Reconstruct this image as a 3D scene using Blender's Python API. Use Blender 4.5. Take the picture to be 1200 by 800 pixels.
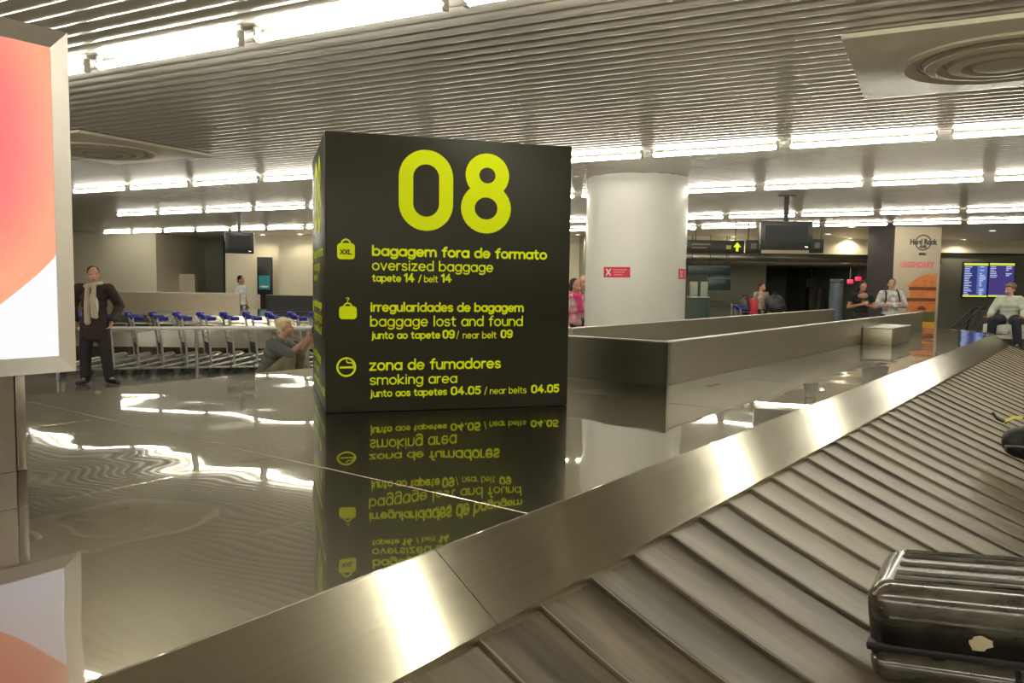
import bpy, bmesh, math, random
from mathutils import Vector, Matrix, Euler
random.seed(8)
R = math.radians
sc = bpy.context.scene
for o in list(bpy.data.objects): bpy.data.objects.remove(o)

# ---------------------------------------------------------------- camera, light, exposure
CAM = Vector((0, 0, 1.63)); FPX = 940.0
cam_d = bpy.data.cameras.new('camera'); cam = bpy.data.objects.new('camera', cam_d)
sc.collection.objects.link(cam)
cam_d.sensor_width = 36.0; cam_d.lens = FPX / 1200 * 36.0; cam_d.clip_start = 0.05; cam_d.clip_end = 200
MC = Matrix.Rotation(R(90 - 4.27), 4, 'X') @ Matrix.Rotation(R(.78), 4, 'Z')
cam.matrix_world = Matrix.Translation(CAM) @ MC
sc.camera = cam
w = bpy.data.worlds.new('world'); sc.world = w; w.use_nodes = True
w.node_tree.nodes['Background'].inputs[0].default_value = (.9, .88, .8, 1)
w.node_tree.nodes['Background'].inputs[1].default_value = .02
TUBE_POWER = 37.0
TUBE_COLOR = (1.0, .955, .80)
sc.view_settings.view_transform = 'Standard'; sc.view_settings.look = 'None'
sc.view_settings.gamma = 1; sc.view_settings.use_curve_mapping = False
sc.view_settings.exposure = 0.0
try:
    sc.cycles.use_denoising = True; sc.cycles.max_bounces = 10; sc.cycles.sample_clamp_indirect = 6
except Exception: pass

# ---------------------------------------------------------------- materials
def P(nt): return nt.nodes['Principled BSDF']
def mat(name, col, rough=.5, metal=0., emit=None, es=0., **kw):
    m = bpy.data.materials.new(name); m.use_nodes = True; p = P(m.node_tree)
    p.inputs['Base Color'].default_value = (*col, 1); p.inputs['Roughness'].default_value = rough
    p.inputs['Metallic'].default_value = metal
    if emit:
        p.inputs['Emission Color'].default_value = (*emit, 1); p.inputs['Emission Strength'].default_value = es
    for k, v in kw.items(): p.inputs[k].default_value = v
    return m
def mottle(m, c1, c2, scale=3., stretch=(1, 1, 1), bump=0., dist=.01, detail=4., space='Object', rough=None):
    nt = m.node_tree; n = nt.nodes; l = nt.links
    tc = n.new('ShaderNodeTexCoord'); mp = n.new('ShaderNodeMapping'); mp.inputs['Scale'].default_value = stretch
    no = n.new('ShaderNodeTexNoise'); no.inputs['Scale'].default_value = scale; no.inputs['Detail'].default_value = detail
    l.new(tc.outputs[space], mp.inputs[0]); l.new(mp.outputs[0], no.inputs['Vector'])
    cr = n.new('ShaderNodeValToRGB'); cr.color_ramp.elements[0].color = (*c1, 1); cr.color_ramp.elements[1].color = (*c2, 1)
    cr.color_ramp.elements[0].position = .3; cr.color_ramp.elements[1].position = .7
    l.new(no.outputs['Fac'], cr.inputs[0]); l.new(cr.outputs[0], P(nt).inputs['Base Color'])
    if rough:
        mr = n.new('ShaderNodeMapRange'); mr.inputs['To Min'].default_value, mr.inputs['To Max'].default_value = rough
        l.new(no.outputs['Fac'], mr.inputs['Value']); l.new(mr.outputs[0], P(nt).inputs['Roughness'])
    if bump:
        b = n.new('ShaderNodeBump'); b.inputs['Strength'].default_value = bump; b.inputs['Distance'].default_value = dist
        l.new(no.outputs['Fac'], b.inputs['Height']); l.new(b.outputs[0], P(nt).inputs['Normal'])
    return m
M = {}
M['slat'] = mat('ceiling slat metal', (.66, .635, .58), .22, .4)
M['plaster'] = mottle(mat('ceiling plaster', (.7, .65, .5), .35), (.68, .62, .48), (.73, .67, .52), 1.5)
M['floor'] = mottle(mat('polished stone floor', (.2, .19, .17), .12), (.15, .14, .125), (.24, .22, .19), 2.5, rough=(.08, .2))
M['wall'] = mottle(mat('beige wall paint', (.76, .70, .54), .55), (.74, .68, .52), (.79, .73, .57), 1.2)
M['wall_dark'] = mottle(mat('dark wall panel', (.12, .12, .10), .45), (.115, .113, .095), (.14, .135, .115), 1.0)
M['wall_grey'] = mottle(mat('grey green wall', (.3, .31, .25), .55), (.28, .29, .235), (.33, .335, .27), 1.0)
M['column'] = mottle(mat('white column paint', (.8, .79, .72), .28), (.77, .76, .69), (.83, .82, .75), 1.0)
M['white'] = mat('white enamel', (.8, .79, .74), .35)
M['red'] = mat('red vinyl', (.65, .02, .06), .4)
M['black'] = mat('black plastic', (.012, .012, .013), .35)
M['blackmatte'] = mat('matt black', (.02, .02, .021), .6)
M['chrome'] = mat('polished steel', (.7, .69, .66), .18, 1.)
M['galv'] = mottle(mat('galvanised tube', (.55, .54, .5), .3, .9), (.42, .41, .38), (.6, .59, .55), 12)
M['blue'] = mat('blue handle plastic', (.012, .022, .30), .35)
M['lime'] = mat('lime vinyl lettering', (.74, .86, .0), .6, **{'Specular IOR Level': .2})
M['olive'] = mottle(mat('olive black sign panel', (.02, .018, .01), .3, **{'Specular IOR Level': .25}), (.018, .0165, .009), (.022, .020, .0115), 2., rough=(.36, .42))
M['tube'] = mat('lit fluorescent tube', (.9, .9, .9), .5, 0, TUBE_COLOR, TUBE_POWER)
M['holder'] = mat('lamp holder', (.5, .48, .42), .4)
M['down'] = mat('lit downlight', (.9, .9, .9), .5, 0, (1, .93, .78), 14.)
M['grille'] = mottle(mat('diffuser enamel', (.55, .5, .38), .45), (.53, .48, .37), (.57, .52, .40), 2)
def metal_wave(name, col, rough, wscale, wdist, brush=(1, 60, 60), aniso=0., tang=None, coat=0., rot=0., var=1.):
    m = mat(name, col, rough, 1.); nt = m.node_tree; n = nt.nodes; l = nt.links
    tc = n.new('ShaderNodeTexCoord')
    no = n.new('ShaderNodeTexNoise'); no.inputs['Scale'].default_value = wscale; no.inputs['Detail'].default_value = 1.0
    l.new(tc.outputs['Object'], no.inputs['Vector'])
    b = n.new('ShaderNodeBump'); b.inputs['Strength'].default_value = 1.; b.inputs['Distance'].default_value = wdist
    l.new(no.outputs['Fac'], b.inputs['Height']); l.new(b.outputs[0], P(nt).inputs['Normal'])
    if coat:
        l.new(b.outputs[0], P(nt).inputs['Coat Normal']); P(nt).inputs['Coat Weight'].default_value = coat; P(nt).inputs['Coat Roughness'].default_value = .02; P(nt).inputs['Coat IOR'].default_value = 1.85
    mp = n.new('ShaderNodeMapping'); mp.inputs['Scale'].default_value = brush
    n2 = n.new('ShaderNodeTexNoise'); n2.inputs['Scale'].default_value = 1.5; n2.inputs['Detail'].default_value = 3
    l.new(tc.outputs['Object'], mp.inputs[0]); l.new(mp.outputs[0], n2.inputs['Vector'])
    mr = n.new('ShaderNodeMapRange'); mr.inputs['To Min'].default_value = rough * (1 - .2 * var); mr.inputs['To Max'].default_value = rough * (1 + .25 * var)
    l.new(n2.outputs['Fac'], mr.inputs['Value']); l.new(mr.outputs[0], P(nt).inputs['Roughness'])
    mx = n.new('ShaderNodeMix'); mx.data_type = 'RGBA'
    mx.inputs['A'].default_value = (*[c * (1 - .1 * var) for c in col], 1); mx.inputs['B'].default_value = (*[min(1, c * (1 + .06 * var)) for c in col], 1)
    l.new(n2.outputs['Fac'], mx.inputs['Factor']); l.new(mx.outputs['Result'], P(nt).inputs['Base Color'])
    if aniso:
        P(nt).inputs['Anisotropic'].default_value = aniso; P(nt).inputs['Anisotropic Rotation'].default_value = rot
        tv = n.new('ShaderNodeCombineXYZ')
        for i in range(3): tv.inputs[i].default_value = tang[i]
        l.new(tv.outputs[0], P(nt).inputs['Tangent'])
    return m
UDIR = (math.sin(R(36.6)), math.cos(R(36.6)), 0.)
M['deck'] = metal_wave('waved stainless deck sheet', (.34, .315, .25), .27, 1.35, .0076, (.6, 4, 4), coat=1., var=.12)
P(M['deck'].node_tree).inputs['Specular Tint'].default_value = (.32, .31, .28, 1)
M['fender'] = metal_wave('brushed stainless fender', (.60, .56, .445), .20, .8, .0006, (.5, 60, 60), .9, UDIR, rot=.25)
M['barrier'] = metal_wave('brushed stainless barrier', (.40, .375, .30), .36, 1.2, .0006, (1, 1, 30))
M['frame'] = metal_wave('satin aluminium frame', (.68, .65, .60), .42, 2., .0003, (20, 20, 2))
M['rubber'] = mat('dusty rubber plate', (.06, .05, .035), .3)
def rubber(m):
    nt = m.node_tree; n = nt.nodes; l = nt.links; p = P(nt)
    g = n.new('ShaderNodeNewGeometry'); m1 = n.new('ShaderNodeMapping'); m1.inputs['Rotation'].default_value = (0, 0, -R(90 - 36.6))
    m2 = n.new('ShaderNodeMapping'); m2.inputs['Scale'].default_value = (5, .9, .9)
    l.new(g.outputs['Position'], m1.inputs[0]); l.new(m1.outputs[0], m2.inputs[0])
    no = n.new('ShaderNodeTexNoise'); no.inputs['Scale'].default_value = 1.6; no.inputs['Detail'].default_value = 5; no.inputs['Roughness'].default_value = .62
    l.new(m2.outputs[0], no.inputs['Vector'])
    oi = n.new('ShaderNodeObjectInfo')
    ad = n.new('ShaderNodeMath'); ad.operation = 'MULTIPLY_ADD'; ad.inputs[1].default_value = .22; ad.inputs[2].default_value = -.11
    l.new(oi.outputs['Random'], ad.inputs[0]); sm = n.new('ShaderNodeMath'); sm.operation = 'ADD'; l.new(no.outputs['Fac'], sm.inputs[0]); l.new(ad.outputs[0], sm.inputs[1])
    cr = n.new('ShaderNodeValToRGB'); e = cr.color_ramp.elements; e[0].position = .36; e[0].color = (.012, .010, .007, 1); e[1].position = .72; e[1].color = (.135, .106, .066, 1)
    l.new(sm.outputs[0], cr.inputs[0]); l.new(cr.outputs[0], p.inputs['Base Color'])
    mr = n.new('ShaderNodeMapRange'); mr.inputs['To Min'].default_value = .24; mr.inputs['To Max'].default_value = .40; l.new(no.outputs['Fac'], mr.inputs['Value']); l.new(mr.outputs[0], p.inputs['Roughness'])
    b = n.new('ShaderNodeBump'); b.inputs['Strength'].default_value = .25; b.inputs['Distance'].default_value = .003; l.new(no.outputs['Fac'], b.inputs['Height']); l.new(b.outputs[0], p.inputs['Normal'])
    p.inputs['Sheen Weight'].default_value = .4; p.inputs['Sheen Roughness'].default_value = .4; p.inputs['Sheen Tint'].default_value = (1, .84, .58, 1); p.inputs['Specular Tint'].default_value = (1, .9, .74, 1)
rubber(M['rubber'])
M['glint_tinted'] = mat('worn rubber lip', (.20, .17, .12), .4)  # lighter colour paints in the thin highlight along each plate's lip
def tint_lip_glint(o):
    o.data.materials.append(M['glint_tinted'])
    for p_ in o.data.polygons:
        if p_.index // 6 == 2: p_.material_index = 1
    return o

# ---------------------------------------------------------------- geometry helpers
def tag(o, label=None, cat=None, group=None, kind=None):
    if label: o['label'] = label
    if cat: o['category'] = cat
    if group: o['group'] = group
    if kind: o['kind'] = kind
    return o
def empty(name, loc=(0, 0, 0), rz=0, label=None, cat=None, group=None):
    o = bpy.data.objects.new(name, None); sc.collection.objects.link(o)
    o.location = loc; o.rotation_euler = (0, 0, rz); o.empty_display_size = .1
    return tag(o, label, cat, group)
def frame_from(d):
    d = Vector(d).normalized(); a = Vector((0, 0, 1)) if abs(d.z) < .95 else Vector((1, 0, 0))
    x = d.cross(a).normalized(); y = d.cross(x).normalized()
    return x, y, d
class MB:
    def __init__(s): s.bm = bmesh.new()
    def box(s, x0, x1, y0, y1, z0, z1, r=0, seg=2, mtx=None):
        t = bmesh.new(); bmesh.ops.create_cube(t, size=1)
        for v in t.verts: v.co = Vector(((x0 + x1) / 2 + v.co.x * (x1 - x0), (y0 + y1) / 2 + v.co.y * (y1 - y0), (z0 + z1) / 2 + v.co.z * (z1 - z0)))
        if r: bmesh.ops.bevel(t, geom=t.edges[:], offset=r, segments=seg, affect='EDGES', profile=.5)
        return s.take(t, mtx)
    def take(s, t, mtx=None):
        if mtx: bmesh.ops.transform(t, matrix=mtx, verts=t.verts[:])
        me = bpy.data.meshes.new('t'); t.to_mesh(me); t.free(); s.bm.from_mesh(me); bpy.data.meshes.remove(me); return s
    def cone(s, p0, r0, p1, r1, n=12, caps=True):
        p0, p1 = Vector(p0), Vector(p1); x, y, d = frame_from(p1 - p0)
        ring = []
        for p, r in ((p0, r0), (p1, r1)):
            ring.append([s.bm.verts.new(p + x * r * math.cos(2 * math.pi * i / n) + y * r * math.sin(2 * math.pi * i / n)) for i in range(n)])
        for i in range(n): s.bm.faces.new((ring[0][i], ring[0][(i + 1) % n], ring[1][(i + 1) % n], ring[1][i]))
        if caps: s.bm.faces.new(ring[0][::-1]); s.bm.faces.new(ring[1])
        return s
    def bar(s, p0, p1, r, n=10): return s.cone(p0, r, p1, r, n)
    def path(s, pts, r, n=8, closed=False):
        pts = [Vector(p) for p in pts]; rings = []; m = len(pts); px = None
        for k, p in enumerate(pts):
            a = pts[k - 1] if (k or closed) else p; b = pts[(k + 1) % m] if (k < m - 1 or closed) else p
            d = (b - a).normalized()
            if px is None: x, y, _ = frame_from(d)
            else:
                x = (px - d * px.dot(d)).normalized(); y = d.cross(x)
            px = x; rr = r[k] if isinstance(r, (list, tuple)) else r
            rings.append([s.bm.verts.new(p + x * rr * math.cos(2 * math.pi * i / n) + y * rr * math.sin(2 * math.pi * i / n)) for i in range(n)])
        for k in range(m if closed else m - 1):
            A, B = rings[k], rings[(k + 1) % m]
            for i in range(n): s.bm.faces.new((A[i], A[(i + 1) % n], B[(i + 1) % n], B[i]))
        if not closed: s.bm.faces.new(rings[0][::-1]); s.bm.faces.new(rings[-1])
        return s
    def ell(s, c, rad, rot=None, seg=16, rings=10):
        t = bmesh.new(); bmesh.ops.create_uvsphere(t, u_segments=seg, v_segments=rings, radius=1)
        m = Matrix.Translation(Vector(c)) @ ((rot.to_4x4() if rot else Matrix.Identity(4))) @ Matrix.Diagonal((*rad, 1))
        return s.take(t, m)
    def cap(s, p0, r0, p1, r1, n=12):
        s.cone(p0, r0, p1, r1, n); s.ell(p0, (r0,) * 3, None, n, 8); s.ell(p1, (r1,) * 3, None, n, 8); return s
    def prism(s, pts, z0, z1):
        a = [s.bm.verts.new((x, y, z0)) for x, y in pts]; b = [s.bm.verts.new((x, y, z1)) for x, y in pts]; n = len(pts)
        s.bm.faces.new(a[::-1]); s.bm.faces.new(b)
        for i in range(n): s.bm.faces.new((a[i], a[(i + 1) % n], b[(i + 1) % n], b[i]))
        return s
    def poly(s, pts): s.bm.faces.new([s.bm.verts.new(p) for p in pts]); return s
    def strip(s, rows):
        g = [[s.bm.verts.new(p) for p in r] for r in rows]
        for i in range(len(g) - 1):
            for j in range(len(g[i]) - 1): s.bm.faces.new((g[i][j], g[i][j + 1], g[i + 1][j + 1], g[i + 1][j]))
        return s
    def lathe(s, prof, c=(0, 0, 0), n=32):
        c = Vector(c); rows = []
        for k in range(n):
            a = 2 * math.pi * k / n
            rows.append([s.bm.verts.new(c + Vector((r * math.cos(a), r * math.sin(a), z))) for r, z in prof])
        for k in range(n):
            A, B = rows[k], rows[(k + 1) % n]
            for i in range(len(prof) - 1): s.bm.faces.new((A[i], B[i], B[i + 1], A[i + 1]))
        return s
    def mesh(s, name, m, smooth=True, ang=28, normals=True):
        if normals: bmesh.ops.recalc_face_normals(s.bm, faces=s.bm.faces[:])
        me = bpy.data.meshes.new(name); s.bm.to_mesh(me); s.bm.free()
        if m: me.materials.append(m)
        if smooth:
            for p in me.polygons: p.use_smooth = True
            try: me.set_sharp_from_angle(angle=R(ang))
            except Exception: pass
        return me
    def build(s, name, m, parent=None, smooth=True, ang=28, normals=True):
        o = bpy.data.objects.new(name, s.mesh(name, m, smooth, ang, normals)); sc.collection.objects.link(o)
        if parent: o.parent = parent
        return o
def structure(o): o['kind'] = 'structure'; return o
def copy_tree(o, parent=None):
    c = o.copy(); sc.collection.objects.link(c); c.parent = parent
    for ch in list(o.children): copy_tree(ch, c)
    return c
def ray(px, py): return MC.to_3x3() @ Vector(((px - 600) / FPX, -(py - 400) / FPX, -1))
def at(px, py, Y):                        # the point at distance Y along the photograph's sight line
    d = ray(px, py); return CAM + d * (Y / d.y)
def proj(p):
    q = MC.to_3x3().transposed() @ (Vector(p) - CAM); return (600 + FPX * q.x / -q.z, 400 - FPX * q.y / -q.z, -q.z)

# ---------------------------------------------------------------- the hall: floor, ceiling, walls
CZ = 3.2
DD = Vector((.884, -.467, 0)); NN = Vector((.467, .884, 0))          # along / across the ceiling slats
b = MB(); b.box(-24, 22, -10, 44, -.1, 0); structure(b.build('floor', M['floor']))
prof = [(0, .013), (.002, .010), (.010, .004), (.022, -.002), (.04, -.0075), (.056, -.0105), (.072, -.0115), (.088, -.0105), (.104, -.0075), (.122, -.002), (.134, .004), (.142, .010), (.144, .013)]
b = MB(); pitch = .15; n0 = -9.0
row_a, row_b = [], []
for i in range(int((21.9 - n0) / pitch)):
    for (a, z) in prof:
        q = NN * (n0 + i * pitch + a)
        row_a.append(q + DD * -36 + Vector((0, 0, CZ + z))); row_b.append(q + DD * 36 + Vector((0, 0, CZ + z)))
b.strip([row_a, row_b]); structure(b.build('ceiling', M['slat'], ang=60))
b = MB(); b.box(-24, 22, -10, 44, CZ + .03, CZ + .2); structure(b.build('ceiling_upper', M['plaster']))
def wall(name, x0, x1, y0, y1, z0, z1, m):
    return structure(MB().box(x0, x1, y0, y1, z0, z1).build(name, m, smooth=False))
wall('wall_left', -22.2, -22, -10, 44, 0, CZ + .05, M['wall'])
wall('wall_right', 20, 20.2, -10, 44, 0, CZ + .05, M['wall'])
wall('wall_front', -22, 20, -9.2, -9, 0, CZ + .05, M['wall'])
wall('wall_back', -22, 20, 42.2, 42.4, 0, CZ + .05, M['wall_grey'])
# far left: beige block, dark recess, second beige block
wall('wall_back_left', -22, at(183, 300, 29).x, 29, 36, 0, CZ + .05, M['wall'])
wall('wall_recess', at(183, 300, 29).x, -7.5, 35, 35.2, 0, CZ + .05, M['wall_dark'])
wall('wall_parapet', at(181, 320, 31).x, at(228, 320, 31).x, 31, 31.3, 0, 1.63 + 3.5 / 940 * 31, M['wall'])
wall('wall_return', at(228, 320, 34).x, at(266, 320, 34).x, 33.6, 34, 0, CZ + .05, M['wall_grey'])
wall('wall_back_centre', at(264, 300, 30).x, at(334, 300, 30).x, 30, 30.3, 0, CZ + .05, M['wall'])
wall('wall_corner', at(334, 300, 30).x, 2.6, 29.2, 29.5, 0, CZ + .05, M['wall'])
# far right: bulkhead over a low opening, dark panelled wall
xr = at(1098, 300, 27.3).x
b = MB(); b.box(2.6, xr, 27.2, 27.5, 2.69, CZ + .05); structure(b.build('wall_bulkhead', M['wall'], smooth=False))
b = MB(); b.box(2.6, xr, 27.0, 27.5, 2.42, 2.69, .02); structure(b.build('trim_1', mat('dark steel soffit', (.16, .15, .12), .25, .9)))
b = MB(); b.box(2.6, xr, 27.5, 42.2, 2.46, 2.6); structure(b.build('ceiling_low', M['wall_grey'], smooth=False))
b = MB(); b.box(xr, 20, 27.3, 27.6, 0, 2.74); structure(b.build('wall_panelled', M['wall_dark'], smooth=False))
b = MB(); b.box(xr, 20, 27.2, 27.6, 2.74, 2.80); structure(b.build('trim_2', M['black'], smooth=False))
b = MB(); b.box(xr, 20, 27.32, 27.6, 2.80, CZ + .05); structure(b.build('wall_bulkhead_right', M['wall'], smooth=False))
wall('wall_side', xr, xr + .2, 27.6, 42.2, 0, 2.6, M['wall_grey'])
wall('wall_partition', 2.4, 2.6, 27.0, 42.2, 0, CZ + .05, M['wall_grey'])

# ---------------------------------------------------------------- ceiling lamps
ORD = 'first second third fourth fifth sixth seventh eighth ninth tenth eleventh twelfth thirteenth fourteenth fifteenth sixteenth seventeenth eighteenth nineteenth twentieth'.split()
TL = 1.39
proto = empty('fluorescent_lamp')
MB().cone((-TL / 2, 0, 0), .024, (TL / 2, 0, 0), .024, 12).build('tube', M['tube'], proto)
for sx in (-1, 1):
    MB().box(sx * TL / 2 - .012, sx * TL / 2 + .012, -.022, .022, -.03, .066, .004).build('lamp_holder', M['holder'], proto)
first_used = [False]
def lamp(p, label, group):
    o = proto if not first_used[0] else copy_tree(proto)
    first_used[0] = True
    o.location = p; o.rotation_euler = (0, 0, math.atan2(DD.y, DD.x)); tag(o, label, 'ceiling lamp', group)
ROWS = [(-7.6, -.4, -12, 12, None), (-4.6, -.7, -12, 12, None), (.25, -.2, -14, 12, None), (3.78, -3.13, -14.0, 11, 'nearest row of ceiling lamps'), (9.14, -.775, -17.5, 12.6, 'second row of ceiling lamps'),
        (12.93, -.215, -17.8, 10.5, 'third row of ceiling lamps'), (18.1, -.4, -25.2, 7.5, 'fourth row of ceiling lamps'), (21.25, -.3, -17.0, 3.4, 'farthest row of ceiling lamps')]
for n_, ph, t0, t1, nm in ROWS:
    vis = []
    k0 = math.ceil((t0 - ph) / 1.53)
    for k in range(k0, int((t1 - ph) / 1.53) + 1):
        p = NN * n_ + DD * (ph + 1.53 * k) + Vector((0, 0, CZ - .08))
        if p.x < -21.2 or p.x > 19.2 or p.y > 28.7 or p.y < -8.5: continue
        q = proj(p) if p.y > .5 else (-1, -1, 0)
        ends = [proj(p + DD * (TL * f_)) for f_ in (-.48, -.24, 0, .24, .48)] if p.y > 1.5 else []
        seen = nm and any(86 < a_[0] < 1200 and 0 < a_[1] < 800 and not (370 < a_[0] < 668 and a_[1] > 160) and not (n_ > 12 and 693 < a_[0] < 809) for a_ in ends)
        vis.append((q[0], p, seen))
    vis.sort(key=lambda a: a[0]); c = 0
    for x, p, seen in vis:
        if seen:
            lamp(p, 'white fluorescent tube, %s visible from the left in the %s' % (ORD[min(c, 19)], nm), 'fluorescent tubes in the ' + nm); c += 1
        else:
            lamp(p, 'white fluorescent ceiling tube that the photograph does not show', 'fluorescent tubes out of view')

def downlight(p, label, wattage=14, grp='round downlights in the far ceiling', angle=75):
    r = empty('downlight', p, 0, label, 'ceiling lamp', grp)
    MB().lathe([(.0001, -.004), (.085, -.004)], n=20).build('lens', M['down'], r)
    MB().lathe([(.085, -.006), (.088, -.012), (.12, -.010), (.125, 0)], n=20).build('trim_ring', M['white'], r)
    if wattage:
        ld = bpy.data.lights.new('downlight_beam', 'SPOT'); ld.energy = wattage; ld.color = (1, .86, .62); ld.spot_size = R(angle * 2 if angle < 80 else 160); ld.spot_blend = .5; ld.shadow_soft_size = .06
        lo = bpy.data.objects.new('downlight_beam', ld); sc.collection.objects.link(lo); lo.parent = r; lo.location = (0, 0, -.03)
CF = CZ + .03
def on_z(px, py, z):
    d = ray(px, py); return CAM + d * ((z - CAM.z) / d.z)
for (px, py, lab) in [(998, 265.5, 'round downlight in front of the bulkhead, nearest of the three left of the banner'), (971, 274, 'round downlight just right of the hanging monitor'), (996, 279, 'round downlight right above the bright scallop left of the banner'),
                      (1070, 263.5, 'round downlight directly above the burger banner'), (1112, 277, 'round downlight above the wall right of the banner'), (1163, 270, 'dim round downlight above the departure screens'), (1177, 276, 'round downlight above the right departure screen'),
                      (860, 277, 'round downlight above the yellow arrow sign'), (868, 267, 'round downlight left of the hanging monitor'), (812, 269, 'round downlight at the right edge of the white column'), (672, 278, 'round downlight between dark sign and white column')]:
    p = on_z(px, py, CF)
    downlight((p.x, 26.85 if px in (1112, 1177) else min(p.y, 27.05), CF - (0 if p.dot(NN) > 21.9 else .045)), lab, 55)
for (px, Y, lab) in [(857, 27.9, 'round downlight under the low soffit below the arrow sign'), (990, 28.8, 'bright round downlight under the soffit near the purple pillar'), (943, 40.6, 'round downlight deep inside the low opening')]:
    p = at(px, 300, Y); downlight((p.x, Y, 2.455), lab, 420, 'round downlights under the low soffit')
for (px, Y) in [(308, 29.3), (352, 28.5)]:
    p = at(px, 280, Y); downlight((p.x, Y, CF - .045), 'round downlight washing the beige wall beside the dark poster' if px < 330 else 'round downlight washing the wall corner by the dark sign', 45, 'downlights along the far left wall')

# ceiling air diffusers: square plate with stepped round grille
def diffuser(t, n, label):
    p = NN * n + DD * t
    r = empty('air_diffuser', (p.x, p.y, CZ - .035), math.atan2(DD.y, DD.x), label, 'air vent', 'air diffusers in the ceiling')
    MB().box(-.92, .92, -.9, .9, -.012, .02, .004).build('plate', M['grille'], r)
    MB().lathe([(.62, -.012), (.63, -.03), (.60, -.04), (.52, -.02), (.50, .0)], n=48).build('outer_ring', M['grille'], r)
    MB().lathe([(.50, -.002), (.47, -.045), (.40, -.055), (.36, -.02)], n=48).build('ring', M['grille'], r)
    MB().lathe([(.36, -.01), (.33, -.055), (.25, -.065), (.21, -.02)], n=48).build('ring', M['grille'], r)
    MB().lathe([(.21, -.01), (.18, -.065), (.08, -.075), (.0001, -.075)], n=48).build('centre_disc', M['grille'], r)
    MB().lathe([(.0001, -.0125), (.50, -.0125)], n=48).build('throat', M['blackmatte'], r)
diffuser(.32, 6.35, 'square ceiling air diffuser with round grille, large, above the belt')
diffuser(-9.1, 6.42, 'square ceiling air diffuser beside the backlit advert, left of the dark sign')

# ---------------------------------------------------------------- baggage carousel (local x = along the belt, y = away from the camera side)
CR = R(90 - 36.6)
car = empty('baggage_carousel', (0, 0, 0), CR, 'long stainless baggage carousel with mirror-like deck and sloped fender', 'baggage carousel')
DZ = .85; F0 = 1.535; F1 = 1.295; FZ = .69; EU = 15.6; EC = 3.02; ER = EC - F0; R1 = EC - F1
def deck_rect(x0, x1, y0, y1):
    g = .002
    MB().box(x0 + g, x1 - g, y0 + g, y1 - g, DZ - .04, DZ, .0025, 2).build('deck_panel', M['deck'], car, smooth=False)
for x0, x1, ys in [(-3, -.5, (F0, 2.9, 4.4, 5.6)), (-.5, 2.17, (F0, 2.9, 4.4, 5.6)), (2.17, 4.8, (F0, 4.4, 5.6)), (4.8, 6.4, (F0, 3.0, 4.4, 5.6)), (6.4, 8.6, (F0, 3.0, 4.505)), (8.6, 11, (F0, 3.0, 4.505)), (11, 13.3, (F0, 3.0, 4.505)), (13.3, EU, (F0, 3.0, 4.505))]:
    for y0, y1 in zip(ys, ys[1:]): deck_rect(x0, x1, y0, y1)
arc = [(EU + ER * math.cos(R(a)), EC + ER * math.sin(R(a))) for a in range(-90, 91, 6)]
MB().prism([(x + .002, y) for x, y in arc], DZ - .04, DZ).build('deck_panel', M['deck'], car, smooth=False)
b = MB(); b.box(-3, 6.39, F0 + .05, 5.58, .02, DZ - .042); b.build('plinth', M['barrier'], car, smooth=False)
b = MB(); b.box(6.4, EU, F0 + .05, 4.48, .02, DZ - .042); b.build('plinth', M['barrier'], car, smooth=False)
# fender: narrow rounded nose at the deck, slanted face, short return at the belt
def fprof(d):           # offset outward from the deck edge, height
    pass
FP = [(.0, DZ - .001), (.006, DZ + .001), (.014, DZ - .004), (.22, FZ + .012), (.236, FZ), (.236, FZ - .04)]
fe = [-3, -1.65, 1.70, 5.05, 8.4, 11.75, EU]
for a, c in zip(fe, fe[1:]):
    k = max(2, int((c - a) / .5))
    MB().strip([[(a + .0015 + (c - a - .003) * i / k, F0 - o_, z) for o_, z in FP] for i in range(k + 1)]).build('fender_panel', M['fender'], car, ang=25)
MB().strip([[(EU + (ER + o_) * math.cos(R(a)), EC + (ER + o_) * math.sin(R(a)), z) for o_, z in FP] for a in range(-90, 95, 5)]).build('fender_panel', M['fender'], car, ang=25)
# outer rail and skirt
RL = [(.25, .06), (.25, .33), (.235, .36), (.10, .36), (.085, .34), (.085, .02)]
MB().strip([[(-3 + 18.6 * i / 20, y, z) for y, z in RL] for i in range(21)]).build('outer_rail', M['barrier'], car)
MB().strip([[(EU + (EC - y) * math.cos(R(a)), EC + (EC - y) * math.sin(R(a)), z) for y, z in RL] for a in range(-90, 95, 5)]).build('outer_rail', M['barrier'], car)

belt = empty('conveyor_belt', (0, 0, 0), CR, 'grey rubber conveyor belt of overlapping plates sloping from the steel fender', 'conveyor belt')
BS = .42; BW = 1.06; PP = .29
def plate_h(q):          # cross profile of one plate, q 0..1 along travel: low at the near lip, rising under the next lip
    return .016 * q + .012 * math.sin(math.pi * q) - .004
def plate(fn, n=10):
    qs = [-.075, -.070, -.062, -.045, -.02, .05, .2, .4, .6, .8, .95, 1.02]
    hs = [-.004, .008, .0125, .0145, .0140, .0128, .0100, .0068, .0042, .0020, .0005, -.0015]
    rows = []
    for q, h in zip(qs, hs):
        rows.append([fn(q, s, h - .006 * math.sin(math.pi * max(0, q))) for s in (-.03, .1, .25, .45, .65, .85, 1.0)])
    return MB().strip(rows)
x = 0.0
straight = None
k = 0
u = -1.55
while u < EU - .05:
    # crescent plates: the seam bows slightly along the travel
    def fn(q, s, h): return (q * PP - .16 * s * (1 - s) + .05 * s, F1 - s * BW, FZ - .03 - s * BW * BS + h * (1.0 - .25 * s))
    if straight is None:
        straight = tint_lip_glint(plate(fn).build('plate', M['rubber'], belt, ang=50)); straight.location.x = u
    else:
        c = straight.copy(); sc.collection.objects.link(c); c.parent = belt; c.location.x = u
    u += PP
na = 13
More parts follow.
